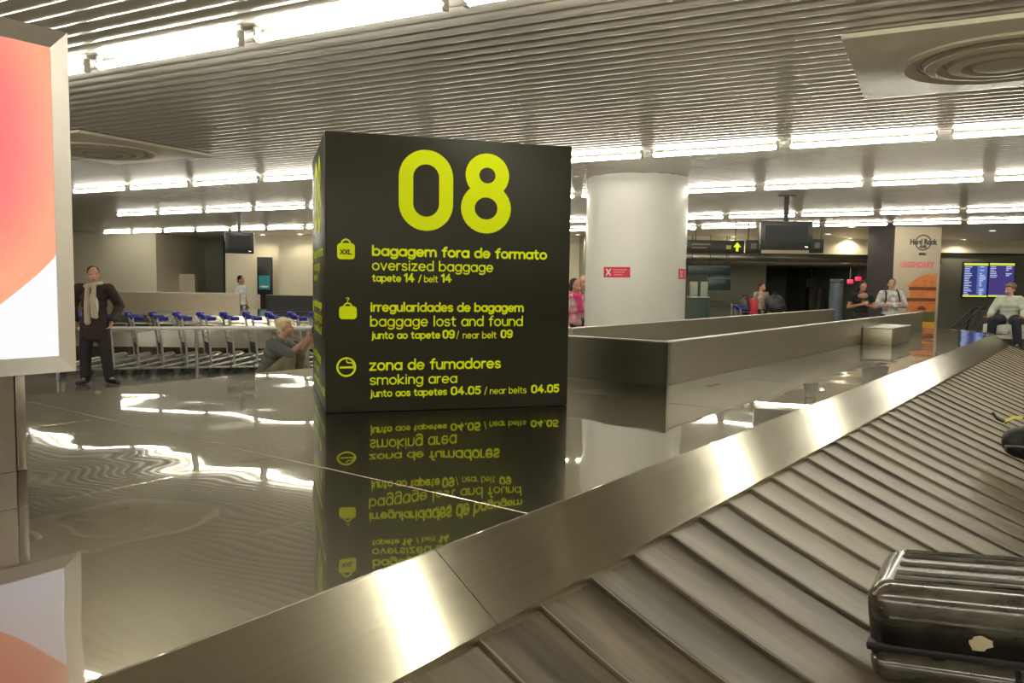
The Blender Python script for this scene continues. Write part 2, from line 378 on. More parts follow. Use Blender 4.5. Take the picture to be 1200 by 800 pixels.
for i in range(na):
    a0 = -90 + 180 / na * i
    def fn(q, s, h):
        a = R(a0 + 180 / na * q); r = R1 + s * BW
        return (EU + r * math.cos(a), EC + r * math.sin(a), FZ - .03 - s * BW * BS + h)
    tint_lip_glint(plate(fn).build('plate', M['rubber'], belt, ang=50))

# barrier walls standing on the deck
def barrier(pts, label, th=.05, h=.34):
    r = empty('metal_barrier', (0, 0, 0), CR, label, 'metal barrier')
    for (x0, y0), (x1, y1) in zip(pts, pts[1:]):
        d = Vector((x1 - x0, y1 - y0, 0)); L = d.length; mt = Matrix.Translation((x0, y0, DZ + .001)) @ Matrix.Rotation(math.atan2(d.y, d.x), 4, 'Z')
        MB().box(0, L, 0, th, 0, h - .012, mtx=mt).build('side_panel', M['barrier'], r, smooth=False)
        MB().box(-.004, L + .004, -.006, th + .006, h - .012, h, .003, 2, mtx=mt).build('top_rail', M['frame'], r)
    return r
barrier([(5.60, 3.95), (5.60, 2.68), (16.0, 2.68)], 'stainless barrier wall with a corner on the deck in front of the white column')
barrier([(6.55, 4.14), (16.0, 4.22)], 'long stainless barrier wall at the rear deck edge behind the cornered one')
r = empty('metal_box', (0, 0, 0), CR, 'small square stainless box on the deck against the barrier wall', 'metal box')
MB().box(11.6, 12.75, 2.30, 2.67, DZ + .001, DZ + .215, .006).build('body', M['barrier'], r)
MB().box(11.58, 12.77, 2.28, 2.675, DZ + .216, DZ + .232, .004).build('lid', M['frame'], r)

# ---------------------------------------------------------------- stroke lettering
def arc(cx, cy, rx, ry, a0, a1, n=14): return [(cx + rx * math.cos(R(a0 + (a1 - a0) * i / n)), cy + ry * math.sin(R(a0 + (a1 - a0) * i / n))) for i in range(n + 1)]
o_ = arc(.5, .5, .5, .5, 0, 360, 24)
G = {
 'a': ([o_, [(1, 0), (1, 1)]], 1.0), 'b': ([o_, [(0, 0), (0, 1.5)]], 1.0), 'd': ([o_, [(1, 0), (1, 1.5)]], 1.0),
 'g': ([o_, [(1, 1), (1, -.05)] + arc(.5, -.05, .5, .4, 0, -140)], 1.0), 'e': ([[(.03, .5)] + [(1, .5)] + arc(.5, .5, .5, .5, 0, 318, 22)], 1.0),
 'f': ([[(.28, 0), (.28, 1.15)] + arc(.6, 1.15, .32, .35, 180, 80), [(0, 1), (.62, 1)]], .62), 'i': ([[(.08, 0), (.08, 1)], [(.08, 1.36), (.08, 1.40)]], .16),
 'j': ([[(.3, 1), (.3, -.12)] + arc(.05, -.12, .25, .25, 0, -80), [(.3, 1.36), (.3, 1.4)]], .38), 'k': ([[(0, 0), (0, 1.5)], [(.8, 1), (.05, .42), (.85, 0)]], .85),
 'l': ([[(.08, 0), (.08, 1.5)]], .16), 'm': ([[(0, 0), (0, 1)], [(0, .55)] + arc(.4, .6, .4, .4, 180, 0) + [(.8, 0)], [(.8, .55)] + arc(1.2, .6, .4, .4, 180, 0) + [(1.6, 0)]], 1.6),
 'n': ([[(0, 0), (0, 1)], [(0, .5)] + arc(.44, .56, .44, .44, 180, 0) + [(.88, 0)]], .88), 'o': ([o_], 1.0), 'p': ([o_, [(0, 1), (0, -.45)]], 1.0),
 'r': ([[(0, 0), (0, 1)], [(0, .5)] + arc(.42, .5, .42, .5, 180, 75)], .5), 's': ([arc(.38, .75, .36, .25, 25, 270) + arc(.38, .25, .38, .25, 90, -155)], .76),
 't': ([[(.26, 1.35), (.26, .3)] + arc(.54, .3, .28, .3, 180, 290), [(0, 1), (.62, 1)]], .66), 'u': ([[(0, 1), (0, .44)] + arc(.44, .44, .44, .44, 180, 360) + [(.88, 1)], [(.88, 1), (.88, 0)]], .88),
 'v': ([[(0, 1), (.45, 0), (.9, 1)]], .9), 'z': ([[(0, 1), (.8, 1), (0, 0), (.82, 0)]], .82), ' ': ([], .38),
 '/': ([[(0, -.1), (.5, 1.5)]], .5), '.': ([[(.1, .02), (.1, .06)]], .2),
 '0': ([arc(.42, 1.03, .42, .42, 0, 180) + arc(.42, .42, .42, .42, 180, 360) + [(.84, 1.03)]], .84), '1': ([[(0, 1.15), (.36, 1.45), (.36, 0)]], .42),
 '4': ([[(.62, 1.45), (0, .42), (.95, .42)], [(.66, .85), (.66, 0)]], .95), '5': ([[(.8, 1.45), (.12, 1.45), (.06, .82)] + arc(.4, .47, .42, .45, 125, -150, 16)], .84),
 '8': ([arc(.42, 1.08, .36, .37, 0, 360, 20), arc(.42, .40, .42, .40, 0, 360, 20)], .84), '9': ([arc(.42, 1.02, .42, .43, 0, 360, 20), arc(.42, .5, .42, .5, 20, -130, 10), [(.84, 1.02), (.84, .62)]], .84),
 'X': ([[(0, 0), (.8, 1.4)], [(0, 1.4), (.8, 0)]], .8), 'L': ([[(0, 1.4), (0, 0), (.65, 0)]], .65), '?': ([arc(.4, 1.1, .38, .36, 170, -60) + [(.4, .5), (.4, .4)], [(.4, .02), (.4, .06)]], .8)}
LIFT = [0]
def lift():
    LIFT[0] = (LIFT[0] + 1) % 97; return LIFT[0] * -9e-6
def stroke(mb, pts, hw, y0):
    """flat ribbon with round ends in the plane y"""
    n = 10
    for p, q in zip(pts, pts[1:]):
        d = Vector((q[0] - p[0], q[1] - p[1]))
        if d.length < 1e-6: continue
        d.normalize(); nx, nz = -d.y * hw, d.x * hw; y = y0 + lift()
        mb.poly([(p[0] + nx, y, p[1] + nz), (p[0] - nx, y, p[1] - nz), (q[0] - nx, y, q[1] - nz), (q[0] + nx, y, q[1] + nz)])
    for p in pts:
        y = y0 + lift()
        mb.poly([(p[0] + hw * math.cos(2 * math.pi * i / n), y, p[1] + hw * math.sin(2 * math.pi * i / n)) for i in range(n)])
def text(mb, s, x0, x1, base, xh, wt, y=-.0016, sp=.34, base1=None):
    tot = sum(G[c][1] + sp for c in s) - sp
    k = (x1 - x0 - wt) / tot; x = x0 + wt / 2; b0 = base + wt / 2; vs = xh - wt
    for c in s:
        gs, adv = G[c]
        for st in gs: stroke(mb, [(x + k * px, b0 + vs * py) for px, py in st], wt / 2, y)
        x += k * (adv + sp)
# ---------------------------------------------------------------- the dark cube sign
SW, SD, SH = 1.50, 1.30, 1.62
sgn = empty('information_cube', (-1.078, 4.618, DZ), R(17), 'tall dark olive information cube with lime number 08, standing on the deck', 'sign')
MB().box(0, SW, 0, SD, .002, SH, .006, 2).build('body', M['olive'], sgn)
def sign_face(parent):
    f = []
    def add(name, mb): f.append(mb.build(name, M['lime'], parent, smooth=False, normals=False))
    Y = -.0016
    m = MB(); hw = .042; x0, x1, z0, z1 = .415, .735, 1.072, 1.545; r = (x1 - x0) / 2 - hw; cx = (x0 + x1) / 2
    stroke(m, arc(cx, z1 - hw - r, r, r, 0, 180, 24) + arc(cx, z0 + hw + r, r, r, 180, 360, 24) + [(cx + r, z1 - hw - r)], hw, Y); add('number_lettering', m)
    m = MB(); stroke(m, arc(.942, 1.415, .092, .089, 0, 360, 36), .042, Y); stroke(m, arc(.936, 1.218, .112, .108, 0, 360, 36), .042, Y); add('number_lettering', m)
    def line(segs):
        for s, a, c, base, xh, wt in segs:
            m = MB(); text(m, s, a, c, base, xh, wt, Y); add('text_line', m)
    line([('bagagem fora de formato', .262, 1.325, .917, .048, .0125)])
    line([('oversized baggage', .262, .984, .834, .046, .0085)])
    line([('tapete', .262, .432, .768, .034, .0085), ('14', .446, .510, .767, .041, .0112), ('/', .53, .55, .767, .034, .006), ('belt', .565, .648, .768, .030, .0055), ('14', .665, .731, .768, .041, .0112)])
    line([('irregularidades de bagagem', .252, 1.18, .592, .043, .0105)])
    line([('baggage lost and found', .252, 1.176, .505, .047, .0085)])
    line([('junto ao tapete', .257, .665, .432, .034, .0082), ('09', .677, .752, .431, .041, .0112), ('/', .76, .778, .431, .034, .005), ('near belt', .80, 1.01, .431, .031, .0055), ('09', 1.035, 1.112, .431, .041, .0112)])
    line([('zona de fumadores', .247, 1.04, .245, .050, .011)])
    line([('smoking area', .250, .769, .160, .046, .0085)])
    line([('junto aos tapetes', .250, .708, .088, .034, .0082), ('04.05', .73, .917, .086, .041, .0112), ('/', .937, .955, .086, .034, .005), ('near belts', .972, 1.205, .086, .031, .0052), ('04.05', 1.235, 1.42, .084, .041, .0112)])
    def rr(m, x0, x1, z0, z1, r, y):
        pts = arc(x1 - r, z1 - r, r, r, 0, 90, 6) + arc(x0 + r, z1 - r, r, r, 90, 180, 6) + arc(x0 + r, z0 + r, r, r, 180, 270, 6) + arc(x1 - r, z0 + r, r, r, 270, 360, 6)
        m.poly([(x, y, z) for x, z in pts])
    m = MB(); rr(m, .067, .166, .895, .988, .02, Y); stroke(m, arc(.116, .985, .024, .024, 0, 180), .005, Y); add('suitcase_icon', m)
    t = MB(); text(t, 'XXL', .083, .15, .922, .024, .0065, -.0024, .25); t.build('icon_letters', M['olive'], f[-1], smooth=False, normals=False)
    m = MB(); rr(m, .077, .176, .549, .625, .02, Y); stroke(m, arc(.126, .62, .022, .022, 0, 180), .0045, Y); text(m, '?', .115, .135, .648, .020, .0045, Y); add('lost_baggage_icon', m)
    m = MB(); stroke(m, arc(.117, .270, .0505, .052, 0, 360, 40), .0055, Y); m.poly([(.080, Y, .262), (.152, Y, .262), (.152, Y, .274), (.080, Y, .274)])
    stroke(m, [(.157, .263), (.157, .283)] + arc(.143, .283, .014, .012, 0, 90) + [(.128, .295)] + arc(.128, .309, .009, .014, 270, 180) , .004, Y); add('cigarette_icon', m)
    return f
front = sign_face(sgn)
for o in front: o.scale.x = SW / 1.475
sx = SD / SW
for o in front:                            # the same lettering on the side face, one panel width wide
    c = o.copy(); sc.collection.objects.link(c); c.parent = sgn
    c.matrix_local = Matrix.Translation((0, SD, 0)) @ Matrix.Rotation(R(-90), 4, 'Z') @ Matrix.Diagonal((sx * SW / 1.475, 1, 1, 1))
    for ch in o.children:
        d = ch.copy(); sc.collection.objects.link(d); d.parent = c

# ---------------------------------------------------------------- backlit advert on its pedestal
adv = empty('advert_lightbox', (0, 0, 0), CR, 'backlit red and orange advert in a silver frame on a metal pedestal', 'advert')
AX0, AX1, AZ0, AZ1, AY = -.25, 1.582, 1.235, 2.605, 3.44        # local carousel axes
fw, fz = .052, .064
def bevel_frame(mb, x0, x1, z0, z1, yo, yi, wx, wz):
    O = [(x0, z0), (x1, z0), (x1, z1), (x0, z1)]; I = [(x0 + wx, z0 + wz), (x1 - wx, z0 + wz), (x1 - wx, z1 - wz), (x0 + wx, z1 - wz)]
    return O, I
O = [(AX0, AZ0), (AX1, AZ0), (AX1, AZ1), (AX0, AZ1)]; I = [(AX0 + fw, AZ0 + fz), (AX1 - fw, AZ0 + fz), (AX1 - fw, AZ1 - fz), (AX0 + fw, AZ1 - fz)]
for i in range(4):
    j = (i + 1) % 4; m = MB()
    m.poly([(O[i][0], AY - .012, O[i][1]), (O[j][0], AY - .012, O[j][1]), (I[j][0], AY + .02, I[j][1]), (I[i][0], AY + .02, I[i][1])])
    m.poly([(I[i][0], AY + .02, I[i][1]), (I[j][0], AY + .02, I[j][1]), (I[j][0], AY + .03, I[j][1]), (I[i][0], AY + .03, I[i][1])])
    m.poly([(O[i][0], AY - .012, O[i][1]), (O[j][0], AY - .012, O[j][1]), (O[j][0], AY + .05, O[j][1]), (O[i][0], AY + .05, O[i][1])])
    m.build('frame_bar', M['frame'], adv, smooth=False)
MB().box(AX0, AX1, AY + .05, AY + .28, AZ0, AZ1, .004).build('case', M['frame'], adv)
# poster: procedural artwork in object coordinates
pm = bpy.data.materials.new('backlit poster'); pm.use_nodes = True; nt = pm.node_tree; n = nt.nodes; l = nt.links
p = P(nt); p.inputs['Roughness'].default_value = .25
tc = n.new('ShaderNodeTexCoord'); sep = n.new('ShaderNodeSeparateXYZ'); l.new(tc.outputs['Object'], sep.inputs[0])
def math_(op, a, c=None):
    q = n.new('ShaderNodeMath'); q.operation = op
    for i, v in enumerate((a, c)):
        if v is None: continue
        if isinstance(v, (int, float)): q.inputs[i].default_value = v
        else: l.new(v, q.inputs[i])
    return q.outputs[0]
X = math_('SUBTRACT', sep.outputs[0], AX1 - fw); Z = math_('SUBTRACT', sep.outputs[2], AZ0 + fz)     # from the lower right corner of the picture
# radial red to orange
d1 = math_('SQRT', math_('ADD', math_('POWER', math_('ADD', X, .36), 2.), math_('MULTIPLY', math_('POWER', math_('SUBTRACT', Z, .85), 2.), .45)))
cr = n.new('ShaderNodeValToRGB'); e = cr.color_ramp.elements
e[0].position = .05; e[0].color = (1, .08, .14, 1); e[1].position = .40; e[1].color = (1, .42, .24, 1)
x_ = e.new(.24); x_.color = (1, .22, .20, 1)
l.new(d1, cr.inputs[0])
# water drops: voronoi rings
vo = n.new('ShaderNodeTexVoronoi'); vo.inputs['Scale'].default_value = 17; l.new(tc.outputs['Object'], vo.inputs['Vector'])
ring = n.new('ShaderNodeValToRGB'); re = ring.color_ramp.elements
re[0].position = .0; re[0].color = (1, 1, 1, 1); re[1].position = .44; re[1].color = (1, 1, 1, 1)
for pos, v in ((.26, 1.08), (.32, .80), (.37, 1.04)): q = re.new(pos); q.color = (min(v, 1), min(v, 1), min(v, 1), 1)
l.new(vo.outputs['Distance'], ring.inputs[0])
mul = n.new('ShaderNodeMix'); mul.data_type = 'RGBA'; mul.blend_type = 'MULTIPLY'; mul.inputs['Factor'].default_value = .4
l.new(cr.outputs[0], mul.inputs['A']); l.new(ring.outputs[0], mul.inputs['B'])
# white swoosh at lower right: below the curve z = .42*(1 - (-x/.27)^.8)
curve = math_('SUBTRACT', .415, math_('MULTIPLY', math_('POWER', math_('MULTIPLY', X, -1.), .85), .75))
mask = math_('LESS_THAN', Z, curve)
mw = n.new('ShaderNodeMix'); mw.data_type = 'RGBA'; l.new(mask, mw.inputs['Factor']); l.new(mul.outputs['Result'], mw.inputs['A']); mw.inputs['B'].default_value = (.98, .97, 1, 1)
l.new(mw.outputs['Result'], p.inputs['Emission Color']); p.inputs['Emission Strength'].default_value = 1.0
p.inputs['Base Color'].default_value = (.02, .02, .02, 1)
MB().box(AX0 + fw, AX1 - fw, AY + .024, AY + .048, AZ0 + fz, AZ1 - fz).build('poster', pm, adv, smooth=False)
M['pedestal'] = metal_wave('bronze metal pedestal', (.42, .37, .31), .3, 1., .0005, (2, 2, 30))
MB().box(AX0 + .2, 1.352, AY + .012, AY + .24, DZ + .001, AZ0 - .001).build('pedestal', M['pedestal'], adv, smooth=False)
MB().box(1.356, 1.392, AY + .008, AY + .245, DZ + .001, AZ0 - .001, .003).build('corner_trim', M['pedestal'], adv)

# ---------------------------------------------------------------- suitcase on the belt
M['shell'] = mottle(mat('glossy black shell', (.02, .018, .014), .16, 0), (.016, .014, .011), (.09, .08, .06), 9, (1, 3, 3), .12, .002, 4, rough=(.12, .3))
M['shell'].node_tree.nodes['Principled BSDF'].inputs['Coat Weight'].default_value = 1.; P(M['shell'].node_tree).inputs['Coat IOR'].default_value = 1.6; P(M['shell'].node_tree).inputs['Coat Roughness'].default_value = .09
M['sticker'] = mottle(mat('torn paper', (.5, .42, .28), .8), (.45, .37, .24), (.55, .47, .33), 20)
suit = empty('hardshell_suitcase', (1.135, 2.425, .386), R(-32.4), 'black glossy hardshell suitcase lying on the belt with torn beige sticker', 'suitcase')
suit.rotation_euler = (0, R(-6.5), R(-32.4))
SL, SS, SHH = .70, .46, .322
def shell(z0, z1, r, top):
    t = bmesh.new(); bmesh.ops.create_cube(t, size=1)
    for v in t.verts: v.co = Vector((SL / 2 + v.co.x * SL, SS / 2 + v.co.y * SS, (z0 + z1) / 2 + v.co.z * (z1 - z0)))
    ed = [e_ for e_ in t.edges if not all((v.co.z < z0 + .001 if top else v.co.z > z1 - .001) for v in e_.verts)]
    bmesh.ops.bevel(t, geom=ed, offset=r, segments=7, affect='EDGES', profile=.5)
    return MB().take(t)
shell(.135, SHH, .075, True).build('upper_shell', M['shell'], suit, ang=60).modifiers.new('w', 'WEIGHTED_NORMAL')
shell(.0, .115, .055, False).build('lower_shell', M['shell'], suit, ang=60).modifiers.new('w', 'WEIGHTED_NORMAL')
MB().box(-.003, SL + .003, -.003, SS + .003, .112, .138, .008, 3).build('rim_band', M['black'], suit)
for y in (.085, .135, .23, .325, .375):
    m = MB(); m.path([(.035 + .004, y, .235), (.045, y, .275), (.085, y, SHH + .001), (SL - .085, y, SHH + .001), (SL - .045, y, .275), (SL - .039, y, .235)], .0085, 8); m.build('rib', M['shell'], suit)
for z in (.222,):
    yy = .0
    m = MB(); m.path([(.07, yy, z), (SL - .07, yy, z)], .006, 8); m.build('rib', M['shell'], suit)
m = MB(); m.box(.50, .62, -.018, .004, .085, .165, .006); m.build('latch', M['black'], suit)
m = MB(); m.path([(.40, -.002, .105), (.40, -.03, .09), (.42, -.04, .085), (.64, -.04, .085), (.66, -.03, .09), (.66, -.002, .105)], .009, 8); m.build('carry_handle', M['black'], suit)
random.seed(4)
pts = []
for i in range(22):
    a = 2 * math.pi * i / 22; rr_ = 1 + random.uniform(-.22, .18)
    pts.append((.312 + .034 * rr_ * math.cos(a) + .008 * math.sin(a), .176 + .021 * rr_ * math.sin(a)))
m = MB(); m.poly([(x_, -.0013, z_) for x_, z_ in pts]); m.build('torn_sticker', M['sticker'], suit, smooth=False)
for x_ in (.1, SL - .1):
    for y_ in (.08, SS - .08):
        MB().cone((x_, y_ - .012, -.004), .018, (x_, y_ + .012, -.004), .018, 14).build('glide_foot', M['black'], suit)
MB_done = True

# ---------------------------------------------------------------- remeshed soft shapes
def fuse(mb, name, m, parent, vox=.012, smooth=4):
    me = bpy.data.meshes.new('tmp'); mb.bm.to_mesh(me); mb.bm.free()
    o = bpy.data.objects.new('tmp', me); sc.collection.objects.link(o)
    md = o.modifiers.new('r', 'REMESH'); md.mode = 'VOXEL'; md.voxel_size = vox
    ms = o.modifiers.new('s', 'SMOOTH'); ms.iterations = smooth; ms.factor = .5
    dg = bpy.context.evaluated_depsgraph_get(); dg.update()
    nm = bpy.data.meshes.new_from_object(o.evaluated_get(dg)); nm.name = name
    bpy.data.objects.remove(o); bpy.data.meshes.remove(me)
    nm.materials.clear(); nm.materials.append(m)
    for p_ in nm.polygons: p_.use_smooth = True
    ob = bpy.data.objects.new(name, nm); sc.collection.objects.link(ob)
    if parent: ob.parent = parent
    return ob
M['nylon'] = mottle(mat('black nylon', (.018, .018, .02), .5), (.014, .014, .016), (.028, .028, .03), 30, (1, 1, 1), .2, .002)
bag = empty('duffel_bag', (3.66, 5.64, .34), R(-36), 'black duffel bag with a yellow tag at the right edge of the belt', 'bag')
bag.scale = (1.15, 1.15, 1.15)
m = MB()
for i in range(9):
    t_ = i / 8; rr_ = .155 * (1 - .35 * abs(2 * t_ - 1) ** 3)
    m.ell((-.02 + .62 * t_, 0, .17), (.11, rr_, rr_), None, 20, 14)
fuse(m, 'body', M['nylon'], bag, .012, 6)
m = MB(); m.path([(.12, -.15, .15), (.14, -.1, .31), (.22, -.02, .40), (.38, -.02, .40), (.46, -.1, .31), (.48, -.15, .15)], .012, 8); m.build('carry_strap', M['nylon'], bag)
m = MB(); m.path([(-.10, -.02, .11), (-.095, -.13, .16), (-.03, -.155, .17), (.5, -.155, .17)], .007, 6); m.build('piping', M['galv'], bag)
m = MB(); m.strip([[(-.02, -.05, .325), (-.02, .0, .335)], [(-.07, -.07, .32), (-.07, -.02, .335)], [(-.12, -.06, .285), (-.12, -.015, .30)]]); m.build('yellow_tag', mat('yellow tag', (.75, .72, .06), .5), bag)
m = MB(); m.path([(-.10, -.04, .29), (-.15, -.05, .31), (-.18, -.04, .345)], .009, 8); m.build('zip_pull', M['black'], bag)

# ---------------------------------------------------------------- people
M['skin'] = mottle(mat('skin', (.55, .30, .21), .5), (.52, .27, .19), (.58, .33, .24), 8)
M['skin2'] = mottle(mat('tanned skin', (.50, .25, .15), .5), (.47, .23, .14), (.54, .28, .17), 8)
M['eye'] = mat('dark eye', (.02, .015, .012), .3); M['lip'] = mat('lip', (.38, .12, .10), .5)
def clothm(name, c, k=1.25): return mottle(mat(name, c, .8), tuple(v * .8 for v in c), tuple(min(1, v * k) for v in c), 6, detail=3, bump=.2, dist=.006)
def V3(p): return Vector(p)
STAND = dict(pelvis=(0, 0, .93), chest=(0, 0, 1.27), neck=(0, .005, 1.44), head=(0, -.02, 1.60), look=(0, -1, 0), up=(0, 0, 1),
             shL=(-.185, 0, 1.39), shR=(.185, 0, 1.39), elL=(-.24, .03, 1.12), elR=(.24, .03, 1.12), wrL=(-.24, -.05, .88), wrR=(.24, -.05, .88),
             hiL=(-.09, 0, .90), hiR=(.09, 0, .90), knL=(-.10, -.02, .50), knR=(.10, -.02, .50), anL=(-.10, .03, .09), anR=(.10, .03, .09), toL=(-.12, -.15, .045), toR=(.12, -.15, .045))
def mean(a, c, t): return V3(a).lerp(V3(c), t)
def torso(m, J, g):
    pv, ch = V3(J['pelvis']), V3(J['chest']); ax = (ch - pv).normalized(); side = (V3(J['shR']) - V3(J['shL'])).normalized()
    fwd = side.cross(ax).normalized(); side = ax.cross(fwd).normalized()
    rot = Matrix((side, fwd, ax)).transposed()
    for t_, rx, ry in ((-.12, .155, .105), (.1, .165, .115), (.4, .145, .102), (.7, .155, .11), (1.0, .17, .115), (1.2, .15, .095)):
        m.ell(pv + (ch - pv) * t_, (rx + g, ry + g, .11), rot, 18, 10)
    m.cap(J['shL'], .055 + g, J['shR'], .055 + g); m.cap(V3(J['neck']) - ax * .06, .075 + g, V3(J['neck']), .055 + g * .5)
    return rot
def headframe(J):
    f = V3(J['look']).normalized(); u_ = V3(J['up']); s_ = f.cross(u_).normalized(); u_ = s_.cross(f).normalized()
    return Matrix((s_, -f, u_)).transposed()
def hand(m, wr, d, side, k=1., curl=25):
    d = V3(d).normalized(); side = V3(side); side = (side - d * side.dot(d)).normalized(); nrm = d.cross(side)
    rot = Matrix((side, nrm, d)).transposed()
    wr = V3(wr)
    m.ell(wr + d * .048 * k, (.041 * k, .019 * k, .052 * k), rot, 12, 8)
    for i, (o_, L) in enumerate(((-.030, .062), (-.010, .074), (.010, .070), (.029, .054))):
        p0 = wr + d * .085 * k + side * o_ * k; dd = (d * math.cos(R(curl)) + nrm * math.sin(R(curl))); p1 = p0 + dd * L * .5 * k
        d2 = (d * math.cos(R(curl * 2.2)) + nrm * math.sin(R(curl * 2.2))); p2 = p1 + d2 * L * .5 * k
        m.cap(p0, .0095 * k, p1, .009 * k, 8); m.cap(p1, .009 * k, p2, .0078 * k, 8)
    p0 = wr + d * .025 * k - side * .034 * k; p1 = p0 + (d * .7 - side * .7) * .04 * k; p2 = p1 + (d * .95 - side * .25 + nrm * .2) * .034 * k
    m.cap(p0, .013 * k, p1, .011 * k, 8); m.cap(p1, .011 * k, p2, .009 * k, 8)
def person(loc, rz, label, pose, fit, k=1., group=None):
    J = dict(STAND); J.update(pose)
    r = empty('person', loc, rz, label, 'person', group); r.scale = (k, k, k)
    sk = fit.get('skin', M['skin']); m = MB()
    torso(m, J, -.012)
    H = headframe(J); hc = V3(J['head'])
    def hp(x_, y_, z_): return hc + H @ V3((x_, y_, z_))
    m.ell(hp(0, .012, .03), (.074, .094, .088), H, 20, 14); m.ell(hp(0, -.022, -.035), (.060, .070, .078), H, 18, 12); m.ell(hp(0, -.052, -.088), (.030, .028, .022), H, 12, 8)
    m.cap(hp(0, -.090, .008), .010, hp(0, -.106, -.026), .015, 8); m.ell(hp(0, -.083, -.062), (.024, .012, .010), H, 12, 8)
    for s_ in (-1, 1): m.ell(hp(s_ * .076, .012, -.008), (.012, .024, .034), H, 10, 8); m.ell(hp(s_ * .034, -.068, -.03), (.026, .022, .024), H, 10, 8)
    m.cap(J['neck'], .056, hp(0, .012, -.06), .052)
    for s_ in 'LR':
        m.cap(J['sh' + s_], .05, J['el' + s_], .039); m.cap(J['el' + s_], .040, J['wr' + s_], .027)
        m.cap(J['hi' + s_], .085, J['kn' + s_], .058); m.cap(J['kn' + s_], .056, J['an' + s_], .038); m.cap(J['an' + s_], .036, J['to' + s_], .028)
        d = V3(J.get('hd' + s_, V3(J['wr' + s_]) - V3(J['el' + s_])))
        hand(m, J['wr' + s_], d, J.get('hs' + s_, (0, 1, 0)), 1., fit.get('curl', 25))
    body = fuse(m, 'body', sk, r, .0085, 3)
    for s_ in (-1, 1): MB().ell(hp(s_ * .030, -.082, .008), (.011, .007, .006), H, 10, 8).build('eye', M['eye'], r)
    MB().ell(hp(0, -.093, -.062), (.021, .006, .006), H, 10, 8).build('mouth', M['lip'], r)
    # hair
    m = MB(); m.ell(hp(0, .032, .046), (.082, .091, .084), H, 20, 14)
    hl = fit.get('hair_len', 0)
    if hl > 0:
        m.ell(hp(0, .05, -.02), (.085, .07, .10), H, 16, 10); m.cap(hp(0, .06, -.02), .075, hp(0, .075, -.05 - hl), .055)
        for s_ in (-1, 1): m.cap(hp(s_ * .068, .02, .03), .03, hp(s_ * .078, .02, -.05 - hl * .9), .03)
    else:
        m.ell(hp(0, .055, -.01), (.074, .055, .075), H, 16, 10)
        for s_ in (-1, 1): m.ell(hp(s_ * .07, .012, .03), (.014, .03, .035), H, 10, 8)
    if fit.get('puff'): m.ell(hp(0, .05, .055), (.10, .10, .085), H, 16, 10); m.ell(hp(0, -.03, .09), (.07, .06, .035), H, 12, 8)
    fuse(m, 'hair', fit['hair'], r, .009, 3)
    # top
    m = MB(); g = fit.get('loose', .014); torso(m, J, g)
    if fit.get('hem'):
        pv = V3(J['pelvis'])
        for i in range(6): m.ell(pv - V3((0, 0, fit['hem'] * i / 5)), (.172 + g + .004 * i, .122 + g, .07))
    for s_ in 'LR':
        sl = fit.get('sleeve', 1.0); el, wr, sh = V3(J['el' + s_]), V3(J['wr' + s_]), V3(J['sh' + s_])
        if sl <= .5: m.cap(sh, .060 + g, sh.lerp(el, sl * 2), .050 + g)
        else: m.cap(sh, .058 + g, el, .046 + g); m.cap(el, .046 + g, el.lerp(wr, (sl - .5) * 1.9), .034 + g)
    fuse(m, fit.get('topname', 'shirt'), fit['top'], r, .011, 4)
    # trousers, shoes
    m = MB(); pv = V3(J['pelvis']); m.ell(pv, (.168, .122, .115))
    for s_ in 'LR':
        tg = fit.get('leg', .016); m.cap(J['hi' + s_], .088 + tg, J['kn' + s_], .062 + tg); m.cap(J['kn' + s_], .060 + tg, V3(J['kn' + s_]).lerp(V3(J['an' + s_]), .97), .05 + tg)
        m.cap(pv, .11, J['hi' + s_], .10)
    fuse(m, 'trousers', fit['trousers'], r, .011, 4)
    for s_ in 'LR':
        an, to = V3(J['an' + s_]), V3(J['to' + s_]); m = MB(); hd = (to - an); hd.z = 0; hd.normalize()
        m.cap(an - hd * .04 - V3((0, 0, .035)), .046, to + hd * .05 - V3((0, 0, .0)), .040); m.cap(an - V3((0, 0, .01)), .045, an + V3((0, 0, .02)), .046)
        fuse(m, 'shoe', fit.get('shoe', M['black']), r, .011, 2)
    return r, J, hp, H
hair_br = clothm('brown hair', (.05, .025, .014)); hair_dk = clothm('dark hair', (.012, .009, .008)); hair_bl = clothm('blonde hair', (.50, .36, .17)); hair_gr = clothm('ash hair', (.16, .10, .06)); hair_wh = clothm('pale blonde hair', (.72, .62, .38))
dkbrown = clothm('dark brown jacket cloth', (.032, .020, .014)); dktro = clothm('dark charcoal cloth', (.022, .020, .022)); navy = clothm('navy cloth', (.016, .017, .028))
white_c = clothm('white cloth', (.72, .72, .70)); grey_c = clothm('grey green cloth', (.13, .135, .12)); khaki = clothm('khaki cloth', (.17, .15, .085)); blk = clothm('black cloth', (.014, .013, .013)); pink = clothm('pink cloth', (.62, .05, .18))
